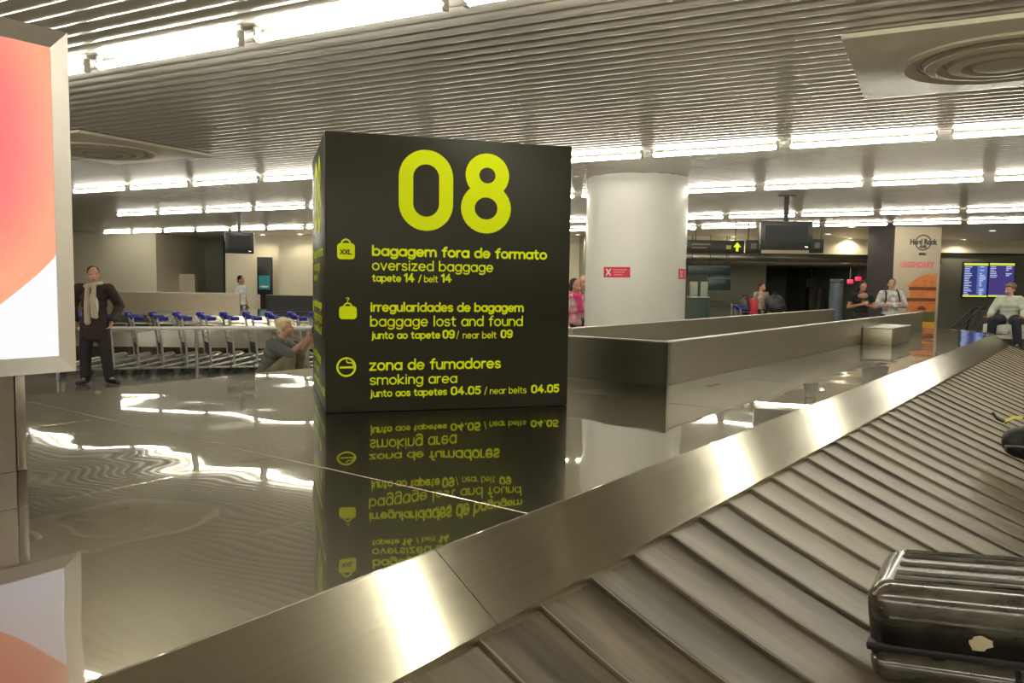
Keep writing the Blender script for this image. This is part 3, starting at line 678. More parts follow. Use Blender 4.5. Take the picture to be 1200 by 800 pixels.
# man in brown jacket, hands on hips
p0 = at(113, 450, 12.0)
r, J, hp, H = person((p0.x, 12.0, 0), R(12), 'standing man in dark brown jacket with a long cream scarf, hands at his hips',
    dict(look=(.35, -1, -.05), shL=(-.20, 0, 1.40), shR=(.20, 0, 1.40), elL=(-.315, .10, 1.15), elR=(.315, .10, 1.15), wrL=(-.25, -.05, .93), wrR=(.25, -.05, .93), hdL=(.25, -.35, -.9), hdR=(-.25, -.35, -.9), hsL=(-.5, -.8, 0), hsR=(.5, -.8, 0),
         anL=(-.15, .03, .09), anR=(.17, .03, .09), knL=(-.13, -.02, .5), knR=(.14, -.02, .5), toL=(-.18, -.14, .045), toR=(.30, -.11, .045)),
    dict(hair=hair_br, top=dkbrown, topname='jacket', trousers=dktro, hem=.24, loose=.024, sleeve=.96, leg=.024), 1.03)
m = MB(); m.ell((.015, -.115, 1.15), (.075, .045, .20)); fuse(m, 'white_shirt', white_c, r, .01, 3)
scarf = mottle(mat('cream striped scarf', (.5, .43, .30), .8), (.42, .34, .23), (.60, .53, .40), 9, (14, 1, 1), .3, .004)
m = MB(); m.path([(.10 * math.cos(R(a)), -.025 + .105 * math.sin(R(a)), 1.455 + .022 * math.sin(R(a + 90))) for a in range(0, 360, 20)], .034, 10, True)
m.cap((-.05, -.12, 1.43), .035, (-.055, -.165, 1.15), .042); m.cap((-.055, -.165, 1.15), .042, (-.05, -.16, .92), .045); m.cap((.035, -.125, 1.43), .033, (.03, -.17, 1.2), .038); m.cap((.03, -.17, 1.2), .038, (.06, -.165, 1.0), .035)
fuse(m, 'scarf', scarf, r, .009, 3)
# seated person photographing, in profile facing right
p0 = at(322, 440, 10.6)
r, J, hp, H = person((p0.x, 10.6, 0), R(78), 'person with pale blonde hair in a grey shirt and khaki trousers, crouching with raised hands',
    dict(pelvis=(0, .16, .30), chest=(0, .0, .65), neck=(0, -.09, .83), head=(0, -.17, .985), look=(0, -1, .02), up=(0, -.15, 1), shL=(-.17, -.05, .77), shR=(.17, -.05, .77),
         elL=(-.18, -.32, .66), elR=(.18, -.30, .64), wrL=(-.07, -.52, .87), wrR=(.07, -.52, .87), hdL=(.3, -.5, .8), hdR=(-.3, -.5, .8), hsL=(-.8, 0, .3), hsR=(.8, 0, .3),
         hiL=(-.1, .10, .28), hiR=(.1, .10, .28), knL=(-.15, -.30, .60), knR=(.15, -.30, .60), anL=(-.14, -.26, .09), anR=(.14, -.26, .09), toL=(-.16, -.44, .045), toR=(.16, -.44, .045)),
    dict(hair=hair_wh, top=grey_c, trousers=khaki, sleeve=.5, loose=.018, puff=True, curl=40), 1.0)
cm = empty('camera_phone', (p0.x + .56, 10.45, .965), R(78), 'small dark phone held up by the crouching person', 'phone')
MB().box(-.05, .05, -.006, .006, -.04, .05, .004).build('body', M['black'], cm); MB().box(-.045, .045, -.008, -.0061, -.034, .044).build('screen', mat('phone screen', (.02, .03, .05), .1), cm, smooth=False)
# black bag beside the crouching person
bp = at(352, 440, 10.9)
bk = empty('black_backpack', (bp.x, 10.9, 0), R(15), 'black backpack standing on the floor in front of the crouching person', 'bag')
m = MB(); m.ell((0, 0, .25), (.15, .11, .26)); m.ell((0, -.02, .2), (.155, .13, .2)); fuse(m, 'body', M['nylon'], bk, .012, 4)
m = MB(); m.ell((0, -.13, .16), (.11, .05, .12)); fuse(m, 'pocket', M['nylon'], bk, .012, 3)
m = MB(); m.path([(-.05, .02, .49), (-.04, .02, .54), (.04, .02, .54), (.05, .02, .49)], .01, 8); m.build('grab_handle', M['nylon'], bk)
# person in white behind the far carousel
p0 = at(282, 340, 21.5)
person((p0.x, 21.5, 0), R(75), 'dark haired person in a white shirt seen far behind the left carousel', dict(look=(0, -1, -.15)), dict(hair=hair_dk, top=white_c, trousers=navy, sleeve=.35, skin=M['skin2']), .98)
# two women by the white column
p0 = at(673, 340, 13.6)
pk = mottle(mat('pink and white print', (.6, .3, .35), .8), (.65, .06, .20), (.75, .68, .66), 9)
r, J, hp, H = person((p0.x, 13.6, 0), R(55), 'woman with short brown hair and pink scarf, beside the white column',
    dict(look=(-.3, -1, -.15), elR=(.25, -.05, 1.12), wrR=(.10, -.22, 1.10), hdR=(-1, -.2, 0), hsR=(0, 0, 1)), dict(hair=hair_br, top=pk, trousers=navy, sleeve=.4, hair_len=.02), .985)
m = MB(); m.path([(.10 * math.cos(R(a)), .105 * math.sin(R(a)), 1.43 + .02 * math.sin(R(a + 90))) for a in range(0, 360, 20)], .045, 10, True); m.cap((-.04, -.12, 1.40), .05, (-.03, -.15, 1.18), .05); fuse(m, 'scarf', pink, r, .01, 3)
p0 = at(684, 340, 14.4)
pt = mottle(mat('black and cream pattern', (.1, .1, .1), .8), (.012, .012, .012), (.42, .38, .30), 16)
person((p0.x, 14.4, 0), R(40), 'woman with long blonde hair in a patterned black top, behind the woman with pink scarf', dict(look=(-.5, -1, -.1)), dict(hair=hair_bl, top=pt, trousers=navy, sleeve=.8, hair_len=.13), 1.02)
# woman in black looking at her phone
p0 = at(1010, 345, 18.3)
r, J, hp, H = person((p0.x, 18.3, 0), R(-5), 'woman with dark hair in a black top looking down at her phone',
    dict(head=(0, -.05, 1.585), look=(0, -1, -.45), elL=(-.29, .0, 1.13), elR=(.29, .0, 1.13), wrL=(-.07, -.24, 1.20), wrR=(.07, -.24, 1.18), hdL=(.7, -.5, .4), hdR=(-.7, -.5, .4), hsL=(0, 0, -1), hsR=(0, 0, -1)),
    dict(hair=hair_dk, top=blk, trousers=blk, sleeve=.22, loose=.006, skin=M['skin2'], hair_len=.06, curl=40), 1.02)
m = MB(); m.ell((0, -.075, 1.385), (.115, .048, .065)); fuse(m, 'neckline', M['skin2'], r, .009, 3)
ph = empty('mobile_phone', (p0.x + .02, 18.3 - .32, 1.23), R(-5), 'mobile phone held by the woman in black', 'phone')
MB().box(-.04, .04, -.05, .05, -.005, .005, .003).build('body', M['black'], ph); MB().box(-.035, .035, -.042, .042, .0052, .0062).build('screen', mat('dim phone screen', (.1, .12, .14), .1), ph, smooth=False)
# man with crossed arms and backpack straps
p0 = at(1044, 345, 18.5)
pw = mottle(mat('white shirt with grey print', (.7, .7, .7), .8), (.30, .30, .31), (.85, .85, .84), 10)
r, J, hp, H = person((p0.x, 18.5, 0), R(-8), 'man in a white patterned shirt with crossed arms, in front of the banner pillar',
    dict(look=(-.2, -1, -.1), elL=(-.29, -.06, 1.14), elR=(.29, -.06, 1.14), wrL=(.08, -.20, 1.17), wrR=(-.08, -.235, 1.14), hdL=(1, 0, .15), hdR=(-1, 0, .15), hsL=(0, 0, 1), hsR=(0, 0, 1)),
    dict(hair=hair_dk, top=pw, trousers=navy, sleeve=.9, loose=.018), 1.055)
for s_ in (-1, 1):
    m = MB(); m.path([(s_ * .12, .13, 1.40), (s_ * .125, .03, 1.475), (s_ * .125, -.09, 1.42), (s_ * .14, -.15, 1.28), (s_ * .17, -.13, 1.12)], .016, 8); m.build('backpack_strap', blk, r)
# woman leaning at the far end of the belt
YW = 16.2
p0 = at(1181, 392, YW)
blouse = clothm('pale green blouse', (.52, .55, .46))
r, J, hp, H = person((p0.x, YW, 0), R(-42), 'woman in a pale green blouse and navy trousers, seated on the white case',
    dict(pelvis=(0, .02, 1.02), chest=(0, -.02, 1.30), neck=(0, -.03, 1.46), head=(0, -.06, 1.60), look=(-.6, -1, -.2), shL=(-.17, -.02, 1.40), shR=(.17, -.02, 1.40), elL=(-.28, -.08, 1.18), elR=(.27, -.04, 1.18), wrL=(-.30, -.24, 1.06), wrR=(.28, -.22, 1.06), hdL=(-.3, -.8, -.2), hdR=(.1, -.9, -.2), hsL=(1, -.3, 0), hsR=(1, .3, 0),
         hiL=(-.10, -.02, 1.0), hiR=(.10, -.02, 1.0), knL=(-.20, -.42, .98), knR=(.20, -.36, .96), anL=(-.22, -.40, .55), anR=(.24, -.34, .52), toL=(-.23, -.58, .50), toR=(.25, -.52, .48)),
    dict(hair=hair_gr, top=blouse, trousers=navy, sleeve=.85, loose=.03, hair_len=.0, puff=True, leg=.03), 1.0)
m = MB(); m.ell((0, -.115, 1.33), (.06, .035, .10)); fuse(m, 'white_undershirt', white_c, r, .01, 3)
cs = empty('white_case', (p0.x - .03, YW + .0, 0), R(-42), 'large white case with a curved handle under the seated woman at the right', 'case')
MB().box(-.38, .30, -.22, .24, .62, .905, .02, 3).build('body', M['white'], cs)
MB().box(-.39, .31, -.23, .25, .745, .765, .006).build('lid_seam', M['galv'], cs)
m = MB(); m.path([(-.16, -.225, .80), (-.15, -.26, .72), (.07, -.26, .72), (.08, -.225, .80)], .012, 8); m.build('handle', M['galv'], cs)
MB().box(-.34, .26, -.2, .22, .0, .618, .01).build('plinth', M['blackmatte'], cs)

# ---------------------------------------------------------------- round white column with red stickers
cx, cy, crr = 1.86, 12.25, .755
col = empty('round_column', (cx, cy, 0), 0, 'thick round white column with two red stickers', 'column'); col['kind'] = 'structure'
MB().lathe([(crr, 0), (crr, 1.0), (crr, 2.2), (crr, CZ + .02)], n=96).build('shaft', M['column'], col)
MB().lathe([(crr + .012, 0), (crr + .012, .12), (crr, .13)], n=96).build('base_ring', M['chrome'], col)
base_a = math.degrees(math.atan2(-cy, -cx))
def sticker(a0, wd, z0, z1, label):
    def pt_(s_, h_, off): a = R(a0) + s_ / crr; return ((crr + off) * math.cos(a), (crr + off) * math.sin(a), h_)
    st = empty('red_sticker', (cx, cy, 0), 0, label, 'sticker', 'red stickers on the white column')
    MB().strip([[pt_(wd * i / 12, z0, .002), pt_(wd * i / 12, z1, .002)] for i in range(13)]).build('sheet', M['red'], st)
    m = MB(); zc, hh = (z0 + z1) / 2, (z1 - z0)
    def seg(p_, q_, hw):
        d = Vector((q_[0] - p_[0], q_[1] - p_[1])).normalized(); nx, nz = -d.y * hw, d.x * hw
        k = 5
        m.strip([[pt_(p_[0] + (q_[0] - p_[0]) * i / k + nx, p_[1] + (q_[1] - p_[1]) * i / k + nz, .004), pt_(p_[0] + (q_[0] - p_[0]) * i / k - nx, p_[1] + (q_[1] - p_[1]) * i / k - nz, .004)] for i in range(k + 1)])
    seg((.045, zc - .05), (.125, zc + .05), .011); seg((.045, zc + .05), (.125, zc - .05), .011)
    m.build('white_cross', M['white'], st)
    m = MB()
    for z_, w_ in ((zc + .035, .2), (zc + .0, .17), (zc - .035, .14)): seg((.165, z_), (.165 + w_, z_), .006)
    m.build('text_lines', mat('pink lettering', (.75, .35, .38), .5), st)
def ang_at(px):
    d = ray(px, 320); d.z = 0; d.normalize(); o = Vector((0 - cx, 0 - cy, 0)); bq = o.dot(d); c_ = o.dot(o) - crr * crr; t_ = -bq - math.sqrt(max(0, bq * bq - c_)); pp = o + d * t_
    return math.degrees(math.atan2(pp.y, pp.x))
a1_, a2_ = ang_at(707.5), ang_at(738.5)
sticker(a1_, R(a2_ - a1_) * crr, 1.71, 1.86, 'red sticker with white cross on the front of the white column')
sticker(ang_at(795), .45, 1.70, 1.85, 'red sticker wrapping round the right edge of the white column')

# ---------------------------------------------------------------- trolley queue and rail, far left
def trolley():
    r = empty('luggage_trolley')
    m = MB()
    for s_ in (-1, 1):
        m.path([(.0, s_ * .27, .12), (.95, s_ * .18, .30), (1.0, s_ * .12, .31)], .026, 8)
    m.bar((0, -.27, .12), (0, .27, .12), .016); m.bar((1.0, -.12, .31), (1.0, .12, .31), .02); m.path([(.95, 0, .13), (.96, 0, .31)], .02, 8); m.bar((.55, -.26, .10), (.55, .26, .10), .02); m.bar((.02, .27, .11), (.6, .25, .10), .022); m.bar((.02, -.27, .11), (.6, -.25, .10), .022); m.bar((.4, -.235, .145), (.4, .235, .145), .012); m.bar((.75, -.2, .16), (.75, .2, .16), .012)
    m.build('base_frame', M['galv'], r)
    m = MB()
    for s_ in (-1, 1): m.path([(.05, s_ * .26, .13), (.02, s_ * .26, .6), (-.04, s_ * .26, .95)], .02, 8)
    m.bar((.02, -.26, .6), (.02, .26, .6), .012); m.build('upright', M['galv'], r)
    m = MB(); m.path([(.0, -.24, .72), (.25, -.2, .74), (.25, .2, .74), (.0, .24, .72)], .008, 6); m.path([(-.02, -.24, .86), (.27, -.2, .84), (.27, .2, .84), (-.02, .24, .86)], .008, 6)
    for y_ in (-.15, -.05, .05, .15): m.path([(.0, y_, .70), (.25, y_, .73), (.27, y_, .84)], .005, 6)
    m.build('basket', M['galv'], r)
    m = MB(); m.path([(-.04, -.28, .93), (-.07, -.27, .98), (-.08, -.2, 1.0), (-.08, .2, 1.0), (-.07, .27, .98), (-.04, .28, .93)], .024, 10); m.box(-.13, -.03, -.12, .12, .965, 1.045, .02); m.box(-.03, .14, -.26, -.2, .90, .97, .02); m.box(-.03, .14, .2, .26, .90, .97, .02)
    m.build('handle', M['blue'], r)
    m = MB(); m.poly([(.035, -.22, .32), (.035, .22, .32), (.025, .22, .52), (.025, -.22, .52)]); m.build('advert_panel', mat('grey trolley panel', (.03, .032, .03), .4), r, smooth=False)
    for x_, y_ in ((.05, -.27), (.05, .27), (.95, 0)):
        MB().cone((x_, y_ - .018, .065), .065, (x_, y_ + .018, .065), .065, 16).build('wheel', M['blackmatte'], r)
    return r
tp = trolley(); q0, q1 = at(70, 447, 13.1), at(372, 430, 14.3)
q0.z = q1.z = 0
NT = 12
for i in range(NT):
    t_ = tp if i == 0 else copy_tree(tp)
    t_.location = q0.lerp(q1, i / (NT - 1)) ; t_.rotation_euler = (0, 0, math.atan2(q1.y - q0.y, q1.x - q0.x) + R(14))
    tag(t_, 'blue handled luggage trolley nested in the queue, %s from its left end' % ORD[i], 'luggage trolley', 'luggage trolleys in the queue behind the man')
a_, b_ = at(60, 389, 12.45), at(366, 377.5, 13.3)
rl = empty('guard_rail', (0, 0, 0), 0, 'pale metal guard rail on posts in front of the trolley queue', 'railing')
zr = .80
A3, B3 = Vector((a_.x, a_.y, zr)), Vector((b_.x, b_.y, zr + .02))
MB().cap(A3, .03, B3, .03, 12).build('top_bar', M['white'], rl)
for t_ in (.02, .54, .98):
    p_ = A3.lerp(B3, t_); MB().bar((p_.x, p_.y, 0), (p_.x, p_.y, p_.z), .028, 12).build('post', M['galv'], rl)

# ---------------------------------------------------------------- second carousel, far left
c2 = empty('baggage_carousel', (0, 0, 0), 0, 'second stainless baggage carousel in the distance behind the trolleys', 'baggage carousel')
x0, x1 = -13.0, -4.0
M['bronze'] = metal_wave('brown reflective steel', (.50, .43, .33), .3, 1., .001, (1, 1, 20))
MB().box(x0, x1 + 2, 16.6, 20.6, .80, .84, .004).build('deck_panel', M['deck'], c2, smooth=False)
MB().box(x0, x1 + 2, 16.65, 20.5, .02, .80).build('plinth', M['blackmatte'], c2, smooth=False)
m = MB(); m.strip([[(x0, 16.6, .84), (x1 + 2, 16.6, .84)], [(x0, 16.25, .66), (x1 + 2, 16.25, .66)]]); m.build('fender_panel', M['fender'], c2)
m = MB(); m.strip([[(x0, 16.25, .64), (x1 + 2, 16.25, .64)], [(x0, 15.3, .30), (x1 + 2, 15.3, .30)], [(x0, 15.2, .30), (x1 + 2, 15.2, .30)], [(x0, 15.2, 0), (x1 + 2, 15.2, 0)]]); m.build('belt_slope', M['rubber'], c2)
xb = at(281, 345, 18.2).x
b2 = empty('metal_barrier', (0, 0, 0), 0, 'brown tinted metal barrier wall on the distant left carousel', 'metal barrier')
MB().box(x0, xb, 18.2, 18.26, .842, 1.27).build('side_panel', M['bronze'], b2, smooth=False); MB().box(x0, xb + .01, 18.19, 18.27, 1.27, 1.285, .004).build('top_rail', M['frame'], b2)
b3 = empty('metal_barrier', (0, 0, 0), 0, 'dark low barrier right of the brown one on the distant carousel', 'metal barrier')
MB().box(xb + .25, x1 + 1.8, 19.3, 19.36, .842, 1.22).build('side_panel', M['blackmatte'], b3, smooth=False); MB().box(xb + .25, x1 + 1.8, 19.28, 19.38, 1.22, 1.235, .004).build('top_rail', M['barrier'], b3)

# ---------------------------------------------------------------- hanging monitors, posters, signs
def monitor(px0, px1, py0, py1, Y, rz, label, dep=.16):
    a, c = at(px0, py0, Y), at(px1, py1, Y); wd, ht = c.x - a.x, a.z - c.z
    r = empty('hanging_monitor', ((a.x + c.x) / 2, Y, a.z), rz, label, 'monitor')
    MB().box(-wd / 2, wd / 2, 0, dep, -ht, 0, .012, 2).build('case', M['black'], r)
    MB().box(-wd / 2 + .07, wd / 2 - .07, -.004, .001, -ht + .13, -.07).build('screen', mat('switched off screen', (.02, .022, .02), .4, **{'Specular IOR Level': .2}), r, smooth=False)
    MB().box(wd / 2 - .12, wd / 2 - .06, -.005, .0, -ht + .04, -ht + .06).build('badge', M['chrome'], r, smooth=False)
    MB().box(-.035, .035, .05, .12, -.25, CZ - a.z - .0).build('ceiling_pole', M['blackmatte'], r, smooth=False)
    MB().box(-.14, .14, .04, .13, CZ - a.z - .03, CZ - a.z - .005).build('mounting_plate', M['blackmatte'], r, smooth=False)
    return r, wd, ht
monitor(893, 950, 259, 293, 14.0, R(-6), 'black monitor hanging from the ceiling right of the white column')
r, wd, ht = monitor(265, 297, 272, 297, 18.5, R(25), 'black monitor hanging from the ceiling at the far left')
MB().box(wd / 2, wd / 2 + .012, 0, .16, -ht, 0).build('side_cover', M['white'], r, smooth=False)
# dark wayfinding signboards
def board(px0, px1, py0, py1, Y, label, arrow=False, glyph=False):
    a, c = at(px0, py0, Y), at(px1, py1, Y); wd, ht = c.x - a.x, a.z - c.z
    r = empty('hanging_signboard', (a.x, Y, c.z), 0, label, 'sign', 'dark hanging signboards')
    MB().box(0, wd, 0, .12, 0, ht, .008).build('panel', M['olive'], r)
    for t_ in (.15, .85): MB().bar((wd * t_, .06, ht), (wd * t_, .06, CZ - c.z), .012).build('hanger', M['blackmatte'], r)
    if arrow:
        m = MB(); xc = at(864, 287, Y).x - a.x; s_ = ht * .36; zc = ht * .52; y_ = -.003
        m.poly([(xc - s_ * .28, y_, zc - s_), (xc + s_ * .28, y_, zc - s_), (xc + s_ * .28, y_, zc), (xc - s_ * .28, y_, zc)])
        m.poly([(xc - s_ * .85, y_, zc - s_ * .1), (xc + s_ * .85, y_, zc - s_ * .1), (xc, y_, zc + s_)])
        m.build('arrow', mat('lit yellow arrow', (.6, .7, 0), .5, 0, (.62, .75, .0), .7), r, smooth=False, normals=False)
        m = MB(); xc2 = at(854, 287, Y).x - a.x; m.box(xc2 - .06, xc2 + .06, -.003, 0, zc - .06, zc + .03); m.build('pictogram', mat('dim lime pictogram', (.3, .35, .05), .5), r, smooth=False)
        m = MB()
        for z_, l_ in ((.62, .55), (.36, .45)): m.box(.1, .1 + wd * l_ * .6, -.003, 0, ht * z_, ht * z_ + .035)
        m.build('text_lines', mat('faded lettering', (.12, .12, .08), .6), r, smooth=False)
    if glyph: MB().box(wd * .3, wd * .7, -.003, 0, ht * .35, ht * .75).build('pictogram', mat('grey pictogram', (.10, .11, .09), .5), r, smooth=False)
board(806, 872, 281, 297, 20.0, 'dark hanging signboard with a yellow arrow right of the column', True)
board(875, 892, 281, 297, 20.0, 'dark hanging signboard between yellow arrow sign and monitor', False, True)
board(950.5, 965, 280, 296.5, 20.0, 'dark hanging signboard just right of the monitor', False, True)
# dark poster far left
a, c = at(301, 301, 29.0), at(318.5, 345, 29.0)
r = empty('poster_totem', (a.x, 29.0, 0), 0, 'dark poster totem with a teal picture far left of the sign', 'poster')
MB().box(0, c.x - a.x, 0, .15, c.z, a.z, .01).build('case', M['black'], r)
MB().box(.06, c.x - a.x - .06, -.004, 0, c.z + .18, c.z + .68).build('picture', mat('teal picture', (.02, .16, .17), .4, 0, (.03, .2, .2), .35), r, smooth=False)
m = MB(); m.ell(((c.x - a.x) / 2, -.004, c.z + .28), (.16, .003, .035)); m.build('picture_motif', M['white'], r)
MB().box(.1, c.x - a.x - .1, .03, .12, 0, c.z).build('stand', M['black'], r, smooth=False)

# banner pillar
YP = 20.0
a, c = at(1049.5, 266, YP), at(1098, 380, YP); wd = c.x - a.x
pil = empty('banner_pillar', (a.x, YP, 0), 0, 'rectangular pillar with a burger banner on its front and dark sides', 'pillar')
M['purple'] = mottle(mat('dark purple cladding', (.05, .042, .05), .45), (.044, .038, .045), (.06, .05, .06), 2)
MB().box(0, wd, .02, 1.5, 0, CZ + .02).build('shaft', M['purple'], pil, smooth=False)
M['banner'] = mottle(mat('cream banner', (.40, .34, .25), .55), (.385, .325, .24), (.415, .355, .26), 3)
MB().box(0, wd, 0, .019, .12, 3.12, .003).build('banner', M['banner'], pil)
bn = pil
def bz(py): return at(1074, py, YP).z
def bx(px): return at(px, 320, YP).x - a.x
dk = mat('dark print', (.055, .05, .05), .6)
m = MB(); cxx, czz = bx(1080), bz(284); rr_ = .19
stroke(m, arc(cxx, czz, rr_, rr_ * .95, 0, 360, 36), .016, -.003); m.build('logo_ring', dk, bn, smooth=False, normals=False)
def font(s, size, x_, z_, m_, parent, name, y_=-.005, sx_=1.):
    cu = bpy.data.curves.new('t', 'FONT'); cu.body = s; cu.size = size; cu.align_x = 'CENTER'; cu.align_y = 'CENTER'; cu.resolution_u = 3; cu.offset = .012
    to = bpy.data.objects.new('t', cu); sc.collection.objects.link(to)
    dg = bpy.context.evaluated_depsgraph_get(); dg.update(); me = bpy.data.meshes.new_from_object(to.evaluated_get(dg))
    bpy.data.objects.remove(to); me.materials.clear(); me.materials.append(m_)
    o = bpy.data.objects.new(name, me); sc.collection.objects.link(o); o.parent = parent
    o.rotation_euler = (R(90), 0, 0); o.location = (x_, y_, z_); o.scale = (sx_, 1, 1); return o
font('Hard Rock', .175, cxx, czz + .01, dk, bn, 'logo_lettering', -.005, .85)
font('CAFE', .07, cxx, czz - .105, dk, bn, 'logo_lettering')
font('LISBOA', .05, cxx, bz(297.5), dk, bn, 'logo_lettering')
font('LEGENDARY', .185, bx(1074), bz(310.5), mat('red print', (.60, .16, .17), .6), bn, 'headline_lettering', -.004, .8)
# burger picture (flat print on the banner)
bun = mottle(mat('bun print', (.50, .16, .035), .6), (.42, .12, .025), (.58, .21, .05), 6); meatm = mat('meat print', (.14, .035, .012), .6); cheese = mat('cheese print', (.62, .28, .03), .6); leafm = mat('lettuce print', (.08, .10, .02), .6)
yq = -.0035
def band(x0_, x1_, y0_, y1_, mm, name, yy): MB().poly([(bx(x0_), yy, bz(y1_)), (bx(x1_), yy, bz(y1_)), (bx(x1_), yy, bz(y0_)), (bx(x0_), yy, bz(y0_))]).build(name, mm, bn, smooth=False)
pts = [(bx(1064), bz(336))] + [(bx(1064 + 34 * i / 12), bz(336 - 15 * math.sin(math.pi / 2 * min(1, (i + .5) / 9)))) for i in range(13)] + [(bx(1098), bz(336))]
MB().poly([(x_, yq, z_) for x_, z_ in pts]).build('printed_bun', bun, bn, smooth=False)
band(1066, 1098, 336, 340, meatm, 'printed_patty', yq); band(1067, 1098, 340, 350, bun, 'printed_filling', yq); band(1064, 1098, 349, 353, meatm, 'printed_patty', yq - .0004); band(1063.5, 1098, 353, 365, bun, 'printed_bun', yq)
MB().poly([(bx(1082) + .11 * math.cos(R(t_)), yq - .0008, bz(363) + .10 * math.sin(R(t_))) for t_ in range(0, 181, 12)]).build('printed_patty', meatm, bn, smooth=False)
band(1070, 1098, 365, 377, leafm, 'printed_lettuce', yq); band(1070, 1098, 377, 383, cheese, 'printed_board', yq)
# departure screens on the dark wall
def departures(px0, px1, label, blue):
    Y = 27.22; a_, c_ = at(px0, 308, Y), at(px1, 348, Y); wd_, ht_ = c_.x - a_.x, a_.z - c_.z
    r = empty('departure_screen', (a_.x, Y, c_.z), 0, label, 'screen', 'departure screens on the dark wall')
    MB().box(-.03, wd_ + .03, .0, .07, -.03, ht_ + .03, .006).build('case', M['black'], r)
    MB().box(0, wd_, -.004, .0, 0, ht_).build('display', mat('lit display ' + label[:6], (.01, .01, .02), .3, 0, (.10, .07, .34) if not blue else (.05, .06, .33), .55), r, smooth=False)
    lb_ = mat('lit lime bar', (.1, .1, 0), .5, 0, (.72, .85, .12), .85); MB().box(0, wd_, -.008, -.004, ht_ - .08, ht_).build('header_bar', lb_, r, smooth=False); MB().box(0, wd_, -.008, -.004, 0, .06).build('footer_bar', lb_, r, smooth=False)
    random.seed(len(label)); tmat = mat('lit text rows', (.1, .1, .1), .5, 0, (.55, .68, .95), .8)
    rows_ = 17 if blue else 7
    for i in range(rows_):
        z_ = ht_ - .14 - i * .058
        MB().box(.03, .03 + random.uniform(.12, .26), -.008, -.004, z_, z_ + .028).build('text_row', tmat, r, smooth=False)
        if random.random() < .8: MB().box(wd_ * .66, wd_ * random.uniform(.75, .92), -.008, -.004, z_, z_ + .035).build('text_row', tmat, r, smooth=False)
    if blue: MB().box(wd_ * .56, wd_ * .96, -.006, -.004, .1, ht_ - .1).build('status_column', mat('lit blue column', (.1, .1, .1), .5, 0, (.10, .20, .72), .6), r, smooth=False)
departures(1130, 1156, 'portrait departure screen with blue rows, the left one', True)
departures(1160, 1187, 'portrait departure screen mostly purple, above the seated woman', False)
# folded black pushchair
p0 = at(1135, 388, 19.4)
pc = empty('folded_pushchair', (p0.x, 19.4, 0), 0, 'folded black pushchair frame below the departure screens', 'pushchair')
m = MB(); m.path([(-.40, 0, .50), (.28, 0, 1.16), (.36, 0, 1.14)], .028, 8); m.path([(-.40, .3, .50), (.28, .3, 1.16), (.36, .3, 1.14)], .028, 8); m.bar((.36, 0, 1.14), (.36, .3, 1.14), .03); m.build('handle_frame', M['blackmatte'], pc)
m = MB(); m.path([(.05, 0, .12), (.12, 0, .6), (.26, 0, 1.12)], .024, 8); m.path([(.05, .3, .12), (.12, .3, .6), (.26, .3, 1.12)], .024, 8); m.bar((-.4, 0, .5), (.1, 0, .5), .02); m.bar((-.4, .3, .5), (.1, .3, .5), .02); m.build('leg_frame', M['blackmatte'], pc)
m = MB(); m.strip([[(-.34, .02, .56), (-.34, .28, .56)], [(-.1, .02, .70), (-.1, .28, .70)], [(.12, .02, .95), (.12, .28, .95)]]); m.build('seat_fabric', M['nylon'], pc)
for x_ in (-.4, .05):
    for y_ in (0, .3): MB().cone((x_, y_ - .02, .12), .12, (x_, y_ + .02, .12), .12, 18).build('wheel', M['blackmatte'], pc)
MB().bar((-.4, 0, .12), (-.4, 0, .5), .02).build('front_fork', M['blackmatte'], pc); MB().bar((-.4, .3, .12), (-.4, .3, .5), .02).build('front_fork', M['blackmatte'], pc)
# blue-grey post, kiosk, teal boards
p0 = at(980, 340, 18.2)
bp_ = empty('round_post', (p0.x, 18.2, 0), 0, 'tall blue grey round post behind the barrier, left of the woman in black', 'post')
zt = at(980, 327, 18.2).z
MB().lathe([(.0001, zt), (.13, zt), (.145, zt - .015), (.145, .1), (.17, .08), (.17, 0)], n=28).build('shaft', mottle(mat('blue grey paint', (.07, .09, .12), .4), (.06, .08, .105), (.08, .10, .13), 2), bp_)
MB().lathe([(.147, zt - .09), (.15, zt - .08), (.15, zt - .06), (.147, zt - .05)], n=28).build('collar', M['black'], bp_)
p0 = at(820, 360, 18.6)
ki = empty('green_kiosk', (p0.x, 18.6, 0), 0, 'dark green kiosk with a pale upper panel beside the column', 'kiosk')
gm = mat('dark green laminate', (.012, .035, .022), .4)
zb = at(820, 349, 18.6).z; zt = at(820, 330, 18.6).z
MB().box(-.22, .22, 0, .4, .06, zb, .01).build('cabinet', gm, ki); MB().box(-.28, .28, -.05, .45, 0, .06, .01).build('foot', gm, ki)
MB().box(-.2, .2, .12, .2, zb, zt, .008).build('upper_panel', mottle(mat('pale panel', (.30, .33, .25), .5), (.26, .29, .22), (.34, .37, .29), 4), ki); MB().box(-.03, .03, .1, .119, zb, zt).build('mullion', gm, ki, smooth=False); MB().box(-.23, .23, -.01, .41, zb, zb + .03, .006).build('counter_edge', M['galv'], ki)
tm = mat('dark teal board', (.012, .03, .032), .35)
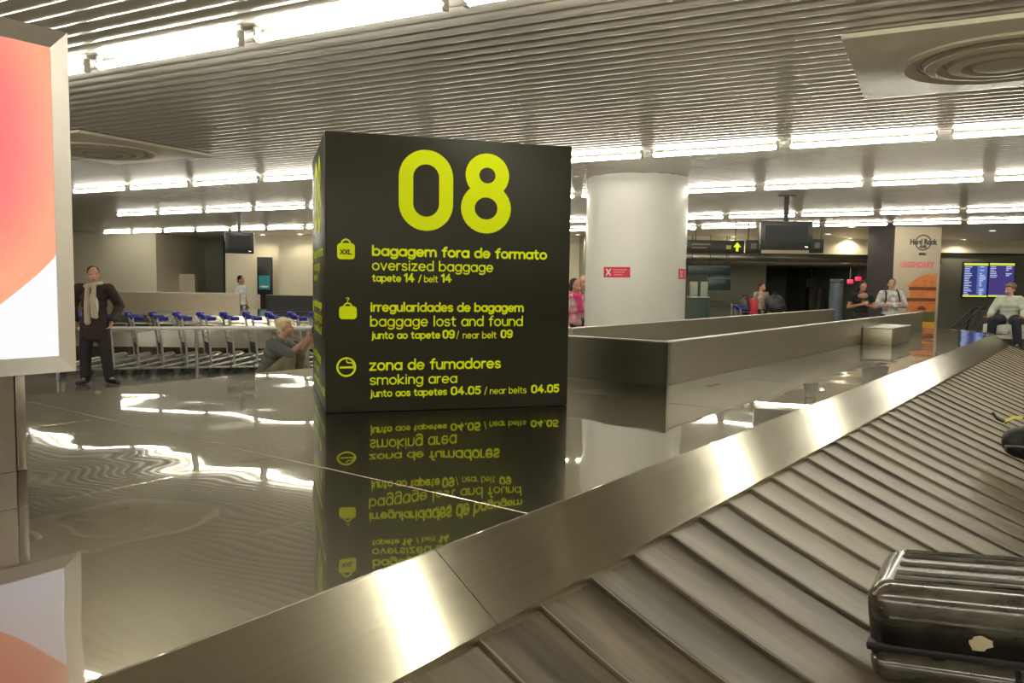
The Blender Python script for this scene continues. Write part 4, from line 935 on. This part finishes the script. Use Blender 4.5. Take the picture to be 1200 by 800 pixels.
for (x0_, x1_, y0_, y1_, lab) in ((806, 856, 311, 322.5, 'dark teal notice board under the soffit, the upper one'), (829, 856, 325, 340, 'dark teal notice board under the soffit, the lower one')):
    Y = 26.0; a_, c_ = at(x0_, y0_, Y), at(x1_, y1_, Y)
    r = empty('notice_board', (a_.x, Y, c_.z), 0, lab, 'notice board')
    MB().box(0, c_.x - a_.x, 0, .06, 0, a_.z - c_.z, .008).build('panel', tm, r)
    MB().box(0, c_.x - a_.x, -.006, 0, a_.z - c_.z - .04, a_.z - c_.z).build('edge_strip', mat('pale teal strip', (.10, .14, .13), .4), r, smooth=False)
    for t_ in (.1, .9): MB().bar(((c_.x - a_.x) * t_, .03, a_.z - c_.z), ((c_.x - a_.x) * t_, .03, CZ - c_.z), .012).build('hanger', M['blackmatte'], r)
# handrail on the far grey wall
a_, c_ = at(829, 352, 33), at(886, 357, 33)
hr = empty('handrail', (0, 0, 0), 0, 'double metal handrail in the low opening beside the kiosk', 'railing')
for dz in (0, -.22): MB().bar((a_.x, 33, a_.z + dz), (c_.x, 33, c_.z + dz), .03).build('bar', M['galv'], hr)
for t_ in (0, .5, 1): p_ = a_.lerp(c_, t_); MB().bar((p_.x, 33, 0), (p_.x, 33, p_.z), .025).build('post', M['galv'], hr)
wall('wall_opening', 2.6, at(897, 340, 34).x, 34, 34.2, 0, 2.46, M['wall_grey'])
# traveller beside a loaded trolley
p0 = at(892, 350, 23.6)
person((p0.x, 23.6, 0), R(20), 'traveller in a pale shirt standing among dark bags under the soffit', dict(look=(.4, -1, -.3)), dict(hair=hair_dk, top=clothm('pale pink cloth', (.30, .24, .21)), trousers=navy, sleeve=.5, skin=M['skin2']), .98)
def lump(px, py, Y, rad, label, mm, name):
    c_ = at(px, py, Y); r = empty(name, (c_.x, Y, 0), 0, label, 'bag')
    m = MB(); m.ell((0, 0, c_.z), rad); m.ell((rad[0] * .2, -.02, c_.z - rad[2] * .35), (rad[0] * .95, rad[1], rad[2] * .7)); fuse(m, 'body', mm, r, .016, 4)
    m = MB(); m.path([(-.08, 0, c_.z + rad[2] * .9), (-.06, 0, c_.z + rad[2] + .06), (.06, 0, c_.z + rad[2] + .06), (.08, 0, c_.z + rad[2] * .9)], .014, 8); m.build('handle', M['nylon'], r)
    return r, c_.z
r, z_ = lump(908, 356, 23.2, (.29, .2, .27), 'big round black bag right of the traveller', M['nylon'], 'travel_bag')
r2, z2 = lump(873, 359, 23.3, (.22, .2, .26), 'black bag left of the red case', M['nylon'], 'travel_bag')
c_ = at(883, 359, 23.1)
rs = empty('red_case', (c_.x, 23.1, 0), R(5), 'red case between the black bag and the traveller', 'suitcase')
MB().box(-.10, .10, -.12, .12, c_.z - .3, c_.z + .22, .03, 3).build('shell', mat('red shell', (.42, .02, .04), .4), rs); MB().path([(-.05, 0, c_.z + .22), (-.05, 0, c_.z + .28), (.05, 0, c_.z + .28), (.05, 0, c_.z + .22)], .01, 8).build('handle', M['black'], rs)
tl = copy_tree(tp); tl.location = (at(866, 380, 23.2).x, 23.25, 0); tl.rotation_euler = (0, 0, R(0)); tl.scale = (1.2, 1, 1); tag(tl, 'trolley under the red case and black bags', 'luggage trolley', 'loaded trolley'); tl['group'] = 'loaded trolley'
zc = min(z_, z2) - .33
# dark shop units deep inside, red lit signs
p0 = at(951, 331, 34)
ms = empty('wall_monitor', (p0.x, 34, p0.z), 0, 'small dark wall monitor deep in the low opening', 'monitor')
MB().box(-.22, .22, 0, .1, -.18, .18, .01).build('case', M['black'], ms); MB().box(-.19, .19, -.004, 0, -.15, .15).build('screen', M['blackmatte'], ms, smooth=False); MB().box(-.03, .03, .03, .07, .18, 2.46 - p0.z).build('bracket', M['black'], ms, smooth=False)
p0 = at(958, 352, 34)
cb = empty('dark_cabinet', (p0.x, 34, 0), 0, 'dark brown cabinet deep in the low opening below the small monitor', 'cabinet')
brm = mottle(mat('dark brown laminate', (.03, .022, .016), .45), (.026, .02, .014), (.036, .027, .02), 3)
zt = at(958, 337, 34).z; MB().box(-.35, .35, 0, .5, .08, zt, .01).build('carcass', brm, cb); MB().box(-.33, -.01, -.02, 0, .12, zt - .04, .004).build('door', brm, cb); MB().box(.01, .33, -.02, 0, .12, zt - .04, .004).build('door', brm, cb); MB().box(-.33, .33, .03, .47, 0, .08).build('plinth', M['black'], cb, smooth=False)
for (px, py, lab) in ((997, 330, 'small red lit sign, the lower of two by the blue grey post'), (1006.5, 326.5, 'small red lit sign, the upper of two above the woman in black')):
    Y = 29; c_ = at(px, py, Y); r = empty('red_lit_sign', (c_.x, Y, c_.z), 0, lab, 'sign', 'small red lit signs')
    MB().box(-.10, .10, 0, .06, -.07, .07, .02).build('face', mat('lit red', (.3, .0, .02), .5, 0, (.85, .02, .08), .9), r); MB().box(-.11, .11, .06, .1, -.08, .08, .01).build('case', M['black'], r); MB().box(-.015, .015, .06, .08, .08, 2.47 - c_.z).build('hanger', M['black'], r, smooth=False)
